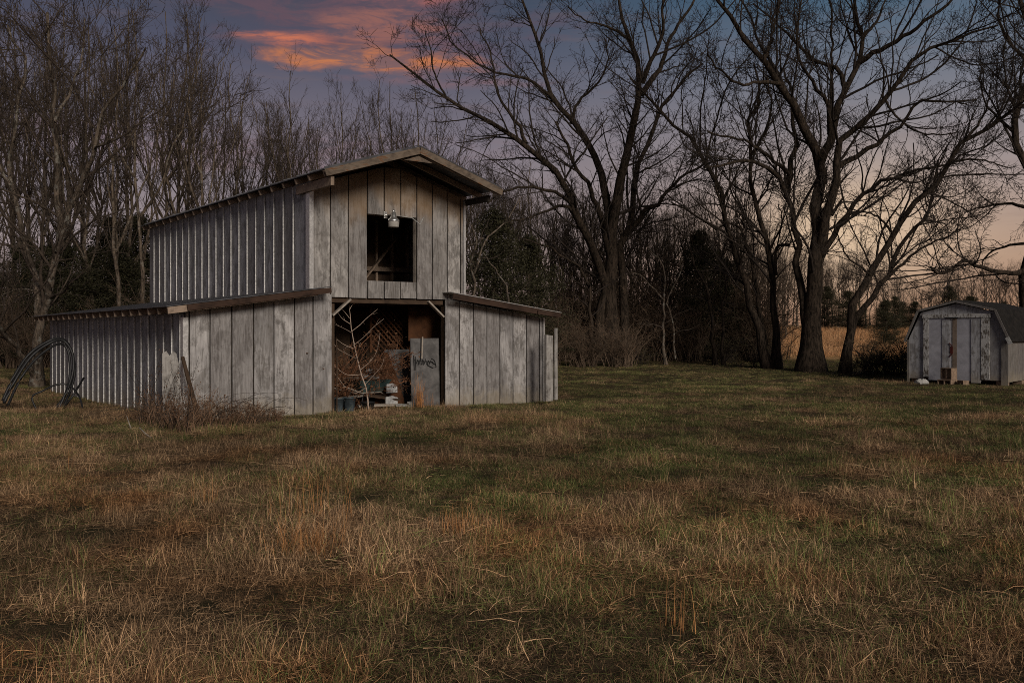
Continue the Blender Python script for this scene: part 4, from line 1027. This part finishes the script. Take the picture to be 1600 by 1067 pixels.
# bare sapling in the doorway
def sapling():
    b0 = bw(3.98, -.12, -.02); Y = b0.y; root = empty('sapling', tuple(b0)); rng = np.random.default_rng(5)
    L0 = np.array(tuple(b0))
    def line(lst): return resample([at(x, y, Y + d) for x, y, d in lst], 10)[0] - L0
    ms = [line([(576, 644, 0), (573, 610, 0), (566, 590, 0), (558, 560, .05), (554, 540, .05), (549, 515, .1), (547, 490, .1), (545, 474, .1)])]
    rs_ = [(.018, .006)]
    br = [[(564, 585, 0), (548, 586, -.1), (535, 582, -.2), (521, 568, -.3)], [(571, 606, 0), (556, 614, -.1), (542, 608, -.25), (530, 592, -.3), (520, 580, -.3)],
          [(556, 560, 0), (540, 552, .15), (528, 545, .2), (521, 536, .3)], [(551, 544, 0), (537, 538, -.1), (526, 530, -.2)],
          [(563, 578, 0), (578, 565, .2), (588, 550, .3), (593, 528, .4), (594, 520, .4)], [(552, 540, 0), (568, 527, -.1), (585, 510, -.2), (600, 498, -.2)],
          [(548, 519, 0), (535, 512, .2), (523, 507, .3)], [(549, 518, 0), (562, 508, .1), (572, 498, .2), (590, 483, .3)],
          [(547, 506, 0), (535, 498, -.1), (528, 489, -.2)], [(546, 497, 0), (538, 487, .1), (531, 480, .1)], [(546, 484, 0), (551, 476, 0), (558, 473, .1)],
          [(555, 553, 0), (561, 545, -.2), (563, 535, -.2)], [(571, 600, 0), (585, 585, -.1), (596, 572, -.2), (600, 560, -.2)]]
    for b_ in br: ms.append(line(b_)); rs_.append((.0075, .003))
    P = np.array(ms); Rr = np.array([np.linspace(a, c_, 10) for a, c_ in rs_])
    v, q = tubes(P[:1], Rr[:1], 8); link('trunk', np_mesh('trunk', v, q), M['pale'], root, True)
    v, q = tubes(P[1:], Rr[1:], 6)
    C, R2 = sprout(rng, P[1:], Rr[1:], 5, (.12, .35), 5, (30, 65), .25, .7, .003, .2, .02)
    v2, q2 = tubes(C, R2, 3); link('branches', np_mesh('branches', np.vstack([v, v2]), np.vstack([q, q2 + len(v)])), M['pale'], root, True)
    return tag(root, 'bare pale sapling with curving side branches growing in the barn doorway', 'sapling')
sapling()
# dead brush inside the doorway
o = shrub('dead_bush', 1.9, .8, 44, 31, 1500, .05, 'deadleaf', 'deadstem', 4.0); o.location = bw(3.55, .9, 0); tag(o, 'rusty dead bush with curled leaves inside the doorway behind the sapling', 'bush')
o = shrub('dead_bush', 2.0, .5, 30, 32, 1200, .05, 'deadleaf', 'deadstem', 4.0); o.location = bw(4.1, 1.1, 0); tag(o, 'taller dead bush behind the wheelbarrow, brown seed heads on top', 'bush')

# bramble and weeds along the left lean-to
th = empty('bramble_thicket', (-5.2, 16.0, 0)); tag(th, 'reddish dead brambles and weeds heaped along the foot of the left lean-to', 'bramble')
rng = np.random.default_rng(8)
def weeds(n, K, hr, spread, arch, rad, mat, xs, seed):
    rng = np.random.default_rng(seed)
    x = rng.uniform(xs[0], xs[1], n); dp = rng.uniform(0, 1, n)
    base = np.array([tuple(at(xx, 0, 1)) for xx in x]); Yw = np.interp(x, [200, 290, 440], [18.4, 16.6, 17.6]); Yd = Yw - dp * np.interp(x, [200, 290, 440], [1.6, 1.4, .5])
    P = np.zeros((n, K, 3)); P[:, 0, 0] = (x - 800) * Yd / F; P[:, 0, 1] = Yd; P[:, 0, 2] = -.03
    a = rng.uniform(0, 2 * np.pi, n); cur = nrm(np.stack([np.cos(a) * spread, np.sin(a) * spread, np.ones(n)], -1))
    hh = rng.uniform(hr[0], hr[1], n) * (.45 + .75 * fbm(x * .035, x * 0 + 3, 4, 2)) * np.interp(x, [200, 250, 300, 330, 390, 425, 445], [.5, 1, 1.15, .8, .8, .6, .3])
    dirs = np.stack([np.cos(a), np.sin(a), -1 + 0 * a], -1)
    for k in range(1, K):
        P[:, k] = P[:, k - 1] + cur * (hh / (K - 1))[:, None]; cur = nrm(cur + rng.normal(size=(n, 3)) * .12 + dirs * arch)
    P -= np.array([-5.2, 16.0, 0])
    R0 = np.linspace(rad, rad * .45, K)[None] * rng.uniform(.7, 1.4, (n, 1))
    C, R2 = sprout(rng, P, R0, 4, (.10, .38), 4, (25, 65), .25, .7, .0025, .25, .02)
    v, q = tubes(P, R0, 3); v2, q2 = tubes(C, R2, 3)
    return np.vstack([v, v2]), np.vstack([q, q2 + len(v)]), C
v, q, C = weeds(620, 6, (.30, .95), .25, .03, .004, None, (205, 442), 1)
link('stems', np_mesh('stems', v, q), M['weed'], th)
v, q, C2 = weeds(90, 9, (1.2, 2.4), .5, .22, .005, None, (215, 432), 2)
link('canes', np_mesh('canes', v, q), M['twig2'], th)
v, q, C3 = weeds(40, 6, (1.0, 1.7), .12, .01, .005, None, (215, 300), 3)
link('canes', np_mesh('canes', v, q), M['twig'], th)
E_ = np.vstack([C.reshape(-1, 3), C3.reshape(-1, 3)]); n = 5500
c_ = E_[rng.integers(0, len(E_), n)] + rng.normal(size=(n, 3)) * .02; d1 = nrm(rng.normal(size=(n, 3))); d2 = nrm(np.cross(d1, rng.normal(size=(n, 3)))); s_ = rng.uniform(.4, 1.3, (n, 1)) * .028
V = np.stack([c_, c_ + d1 * s_ * .5 + d2 * s_ * .3, c_ + d1 * s_, c_ + d1 * s_ * .5 - d2 * s_ * .3], 1).reshape(-1, 3)
link('dead_leaves', np_mesh('dead_leaves', V, np.arange(len(V)).reshape(-1, 4)), M['deadleaf'], th)
for j, (x0, y0, x1, y1, lab) in enumerate([(206, 672, 198, 650, 'short pale stick poking up at the left end of the brambles'), (236, 684, 218, 668, 'pale fallen stick lying in the grass before the brambles')]):
    Y0 = 1.6 * F / (y0 - HY)
    tag(MB().tube([at(x0, y0, Y0), at((x0 + x1) / 2, (y0 + y1) / 2 + 1, Y0 + .1), at(x1, y1, Y0 + .3)], [.012, .010, .006], 6).build('fallen_stick', M['brace']), lab, 'stick')

# ------------------------------------------------------------------ grass
def blades(n, rad, hr, lean, bend, wd, seed, flop=0.0, segs=3, wig=.20):
    rng = np.random.default_rng(seed)
    b0 = rng.normal(size=(n, 2)) * rad * .55; a = rng.uniform(0, 2 * np.pi, n); h = rng.uniform(hr[0], hr[1], n) * rng.uniform(.6, 1, n)
    ln = np.abs(rng.normal(size=n)) * lean * .45 + rng.uniform(.15, 1.0, n) * lean + (rng.random(n) < flop) * rng.uniform(.7, 1.3, n)
    cur = nrm(np.stack([np.cos(a) * np.tan(np.clip(ln, 0, 1.35)), np.sin(a) * np.tan(np.clip(ln, 0, 1.35)), np.ones(n)], -1))
    P = np.zeros((n, segs + 1, 3)); P[:, 0, :2] = b0
    bd = rng.uniform(0, bend, n)[:, None]; dirs = np.stack([np.cos(a), np.sin(a), -np.ones(n)], -1) + rng.normal(size=(n, 3)) * .5
    for k in range(1, segs + 1):
        P[:, k] = P[:, k - 1] + cur * (h / segs)[:, None]; cur = nrm(cur + dirs * bd + rng.normal(size=(n, 3)) * wig)
    P[:, :, 2] = np.maximum(P[:, :, 2], .004 + .02 * rng.random((n, 1)))
    sd_ = nrm(np.stack([-np.sin(a), np.cos(a), rng.normal(size=n) * .5], -1))[:, None, :] * (wd * rng.uniform(.6, 1.3, n))[:, None, None]
    tw = np.linspace(1, .12, segs + 1)[None, :, None]
    V = np.stack([P - sd_ * tw * .5, P + sd_ * tw * .5], 2)
    idx = np.arange(n * (segs + 1) * 2).reshape(n, segs + 1, 2)
    Q = np.stack([idx[:, :-1, 0], idx[:, :-1, 1], idx[:, 1:, 1], idx[:, 1:, 0]], -1).reshape(-1, 4)
    return V.reshape(-1, 3), Q
m, t, b = new_mat('dead_and_green_grass')
isl = t.node('ShaderNodeNewGeometry').outputs['Random Per Island']
def at_(nm):
    n = t.node('ShaderNodeAttribute'); n.attribute_type = 'INSTANCER'; n.attribute_name = nm; return n.outputs['Fac']
tone, grn, red = at_('tone'), at_('green'), at_('rust')
ip_ = t.math('POWER', isl, 2.3)
c1 = t.mix(ip_, (.075, .046, .025), (.80, .53, .30))
c1 = t.mix(red, c1, t.mix(ip_, (.09, .042, .018), (.74, .38, .16)))
c2 = t.mix(isl, (.03, .04, .012), (.22, .25, .075))
pick = t.math('GREATER_THAN', t.math('ADD', grn, t.math('MULTIPLY', t.math('FRACT', t.math('MULTIPLY', isl, 17.3)), .9)), 1.0)
c = t.mix(pick, c1, c2)
br = t.node('ShaderNodeVectorMath', operation='SCALE'); t.l.new(c, br.inputs[0]); t.l.new(tone, br.inputs['Scale'])
setc(t, b, br.outputs[0], .75, 0, spec=.2)
M['grass'] = m
gcol = bpy.data.collections.new('turf_tufts')
variants = [(120, .17, (.08, .18), .75, .5, .0046, .65), (120, .18, (.10, .24), .85, .5, .0044, .75), (80, .15, (.09, .23), .5, .45, .0046, .45),
            (80, .14, (.10, .24), .45, .45, .0044, .35), (120, .15, (.04, .12), .50, .35, .0055, .1), (60, .26, (.16, .40), 1.0, .55, .0050, .9), (40, .08, (.16, .36), .20, .18, .005, .05)]
for i, (n, rad, hr, lean, bend, wd, fl) in enumerate(variants):
    v, q = blades(n, rad, hr, lean, bend, wd, 100 + i, fl)
    me = np_mesh('tuft', v, q); me.materials.append(M['grass'])
    o = bpy.data.objects.new('tuft_%s' % 'abcdefg'[i], me); gcol.objects.link(o)
rng = np.random.default_rng(3)
def scatter(y0, y1, dens, sc):
    wid = lambda y: .60 * y + 2.0
    area = (wid(y0) + wid(y1)) * (y1 - y0); n = int(area * dens)
    Y = rng.uniform(y0, y1, n); X = rng.uniform(-1, 1, n) * wid(Y)
    return X, Y, np.full(n, sc)
parts = [scatter(2.6, 6, 190, .9), scatter(6, 10, 160, .95), scatter(10, 16, 110, 1.05), scatter(16, 26, 70, 1.2), scatter(26, 47, 42, 1.4)]
X = np.concatenate([p_[0] for p_ in parts]); Y = np.concatenate([p_[1] for p_ in parts]); sc_ = np.concatenate([p_[2] for p_ in parts])
# keep the barn and shed footprints clear
lu = (X - BARN[0]) * cu + (Y - BARN[1]) * su; lv = -(X - BARN[0]) * su + (Y - BARN[1]) * cu
keep = ~((lu > .03) & (lu < UD) & (lv > .05) & (lv < VL)) | ((lu > 3.1) & (lu < 5.6) & (lv > 0) & (lv < .5) & (rng.random(len(X)) < .5))
qx = X - sa.x; qy = Y - sa.y; su_ = qx * math.cos(SA) - qy * math.sin(SA); sv_ = qx * math.sin(SA) + qy * math.cos(SA)
keep &= ~((su_ > 0) & (su_ < SW) & (sv_ > 0) & (sv_ < SD))
X, Y, sc_, lu, lv = X[keep], Y[keep], sc_[keep], lu[keep], lv[keep]; n = len(X)
clump = .45 * fbm(X * 1.2, Y * 1.2, 20, 3) + .55 * fbm(X * 3.4, Y * 3.0, 23, 2); patch = fbm(X * .28, Y * .28, 31, 3); band = fbm(X * .18, Y * .9, 44, 3); fine = rng.random(n)
gpatch = .4 * fbm(X * .42 + 9, Y * .55, 57, 3) + .6 * fbm(X * 1.5 + 9, Y * 1.3, 59, 3)
hs = sc_ * np.clip(.38 + 1.6 * (clump - .2) * (.6 + .8 * band), .48, 1.45) * rng.uniform(.7, 1.25, n)
farf = np.clip((Y - 14) / 18, 0, 1); hs *= .80 - .36 * farf
green = np.clip(.22 + ((gpatch - .50) * 3.4 + .12) * np.clip((Y - 3) / 9, .35, 1) + .32 * farf * (X > -2) + .20 * np.clip((X + 1) / 6, 0, 1) * np.clip((Y - 5) / 6, 0, 1), .05, .80) * np.clip(1.15 - .5 * (X < -1) * (Y < 14), 0, 1)
strip = (Y > 34) | ((np.abs(lv + .8) < .9) & (lu > -2) & (lu < 3)); green = np.where(strip, np.maximum(green, .62), green)
rust = np.clip((fbm(X * 1.1, Y * 1.0, 71, 3) - .45) * 2.4, 0, .8) * np.clip(1 - (Y - 10) / 14, .25, 1) + .22 * np.clip(1 - Y / 16, 0, 1)
toneA = np.clip(.68 + 1.0 * (patch - .45) + 1.7 * (clump - .5) + .8 * (band - .5) + .18, .48, 1.6) * rng.uniform(.75, 1.25, n)
idx = np.where(green > .56, np.where(fine < .65, 4, 0), np.where(hs < .55, np.where(fine < .5, 0, 1), np.choose((fine * 9.999).astype(int), [0, 1, 2, 5, 3, 0, 3, 5, 1, 2])))
idx = np.where((rng.random(n) < .035) & (clump > .5) & (Y < 16), 6, idx)
zz = hgt(X, Y)
rot = np.stack([rng.normal(size=n) * .10, rng.normal(size=n) * .10, rng.uniform(0, 6.283, n)], -1)
# field beyond the tree row: tall tan sedge
nf = 9000; Yf = rng.uniform(50, 122, nf); Xf = rng.uniform(-.12, .62, nf) * Yf
X = np.r_[X, Xf]; Y = np.r_[Y, Yf]; zz = np.r_[zz, hgt(Xf, Yf)]; hs = np.r_[hs, rng.uniform(1.6, 2.6, nf)]; green = np.r_[green, np.zeros(nf)]
rust = np.r_[rust, rng.uniform(.3, .8, nf)]; toneA = np.r_[toneA, rng.uniform(1.5, 2.1, nf)]; idx = np.r_[idx, np.where(rng.random(nf) < .5, 3, 6)]
rot = np.vstack([rot, np.stack([np.zeros(nf), np.zeros(nf), rng.uniform(0, 6.28, nf)], -1)])
me = bpy.data.meshes.new('grass'); N = len(X); me.vertices.add(N); me.vertices.foreach_set('co', np.stack([X, Y, zz - .01], -1).astype(np.float32).ravel())
for nm, arr, ty in (('scl', hs, 'FLOAT'), ('tone', toneA, 'FLOAT'), ('green', green, 'FLOAT'), ('rust', rust, 'FLOAT'), ('idx', idx, 'INT')):
    at2 = me.attributes.new(nm, ty, 'POINT'); at2.data.foreach_set('value', arr.astype(np.int32 if ty == 'INT' else np.float32))
at2 = me.attributes.new('rot', 'FLOAT_VECTOR', 'POINT'); at2.data.foreach_set('vector', rot.astype(np.float32).ravel())
grass = bpy.data.objects.new('grass', me); COL.objects.link(grass); tag(grass, 'dead tan meadow grass with green patches', 'grass', kind='stuff')
ng = bpy.data.node_groups.new('grass_scatter', 'GeometryNodeTree')
ng.interface.new_socket('Geometry', in_out='INPUT', socket_type='NodeSocketGeometry'); ng.interface.new_socket('Geometry', in_out='OUTPUT', socket_type='NodeSocketGeometry')
gn = ng.nodes; gl_ = ng.links
gi = gn.new('NodeGroupInput'); go = gn.new('NodeGroupOutput')
ci = gn.new('GeometryNodeCollectionInfo'); ci.inputs[0].default_value = gcol; ci.inputs['Separate Children'].default_value = True; ci.inputs['Reset Children'].default_value = True
def named(nm, ty):
    n = gn.new('GeometryNodeInputNamedAttribute'); n.data_type = ty; n.inputs[0].default_value = nm; return n.outputs[0]
ip = gn.new('GeometryNodeInstanceOnPoints'); ip.inputs['Pick Instance'].default_value = True
mp = gn.new('GeometryNodeMeshToPoints'); er = gn.new('FunctionNodeEulerToRotation'); cx = gn.new('ShaderNodeCombineXYZ')
gl_.new(gi.outputs[0], mp.inputs[0]); gl_.new(mp.outputs[0], ip.inputs['Points']); gl_.new(ci.outputs[0], ip.inputs['Instance'])
gl_.new(named('idx', 'INT'), ip.inputs['Instance Index']); gl_.new(named('rot', 'FLOAT_VECTOR'), er.inputs[0]); gl_.new(er.outputs[0], ip.inputs['Rotation'])
sclo = named('scl', 'FLOAT')
for i in range(3): gl_.new(sclo, cx.inputs[i])
gl_.new(cx.outputs[0], ip.inputs['Scale']); gl_.new(ip.outputs[0], go.inputs[0])
md = grass.modifiers.new('scatter', 'NODES'); md.node_group = ng

# tall dry clumps that stand out of the meadow
def clumpmesh(n, rad, hr, lean, seed, wd=.005):
    v, q = blades(n, rad, hr, lean, .10, wd, seed, 0, 4, .03); return np_mesh('blades', v, q)
def tall(x, y, n, rad, hr, lean, seed, label, mat='straw', at_pos=None, wd=.005):
    Yd = 1.6 * F / (y - HY); Pz = at(x, y, Yd) if at_pos is None else at_pos
    o = link('straw_clump', clumpmesh(n, rad, hr, lean, seed, wd), M[mat]); o.location = (Pz.x, Pz.y, H(Pz.x, Pz.y) - .01)
    return tag(o, label, 'grass clump')
tall(0, 0, 130, .11, (.40, .95), .14, 1, 'orange dry straw tuft standing in the barn doorway before the scribbled panel', at_pos=bw(4.98, -.15, 0), wd=.009)
tall(0, 0, 16, .12, (.25, .60), .22, 9, 'thin sparse straw wisps at the foot of the scribbled panel', at_pos=bw(5.3, -.05, 0))
tall(1062, 985, 30, .12, (.20, .46), .12, 2, 'narrow upright clump of orange stalks in the right foreground')
tall(490, 812, 60, .32, (.28, .66), .12, 3, 'tall tan stalks standing thinly at the left centre of the meadow')
tall(478, 865, 240, .24, (.18, .42), .5, 4, 'bushy orange broomsedge clump below the tall tan stalks')
tall(722, 835, 130, .22, (.18, .36), .28, 5, 'straw-coloured clump in the middle of the meadow')
tall(322, 790, 26, .10, (.2, .42), .12, 6, 'slim orange clump in the left part of the meadow', )
tall(110, 735, 8, .05, (.3, .55), .08, 7, 'few lone tan stalks in the left meadow')
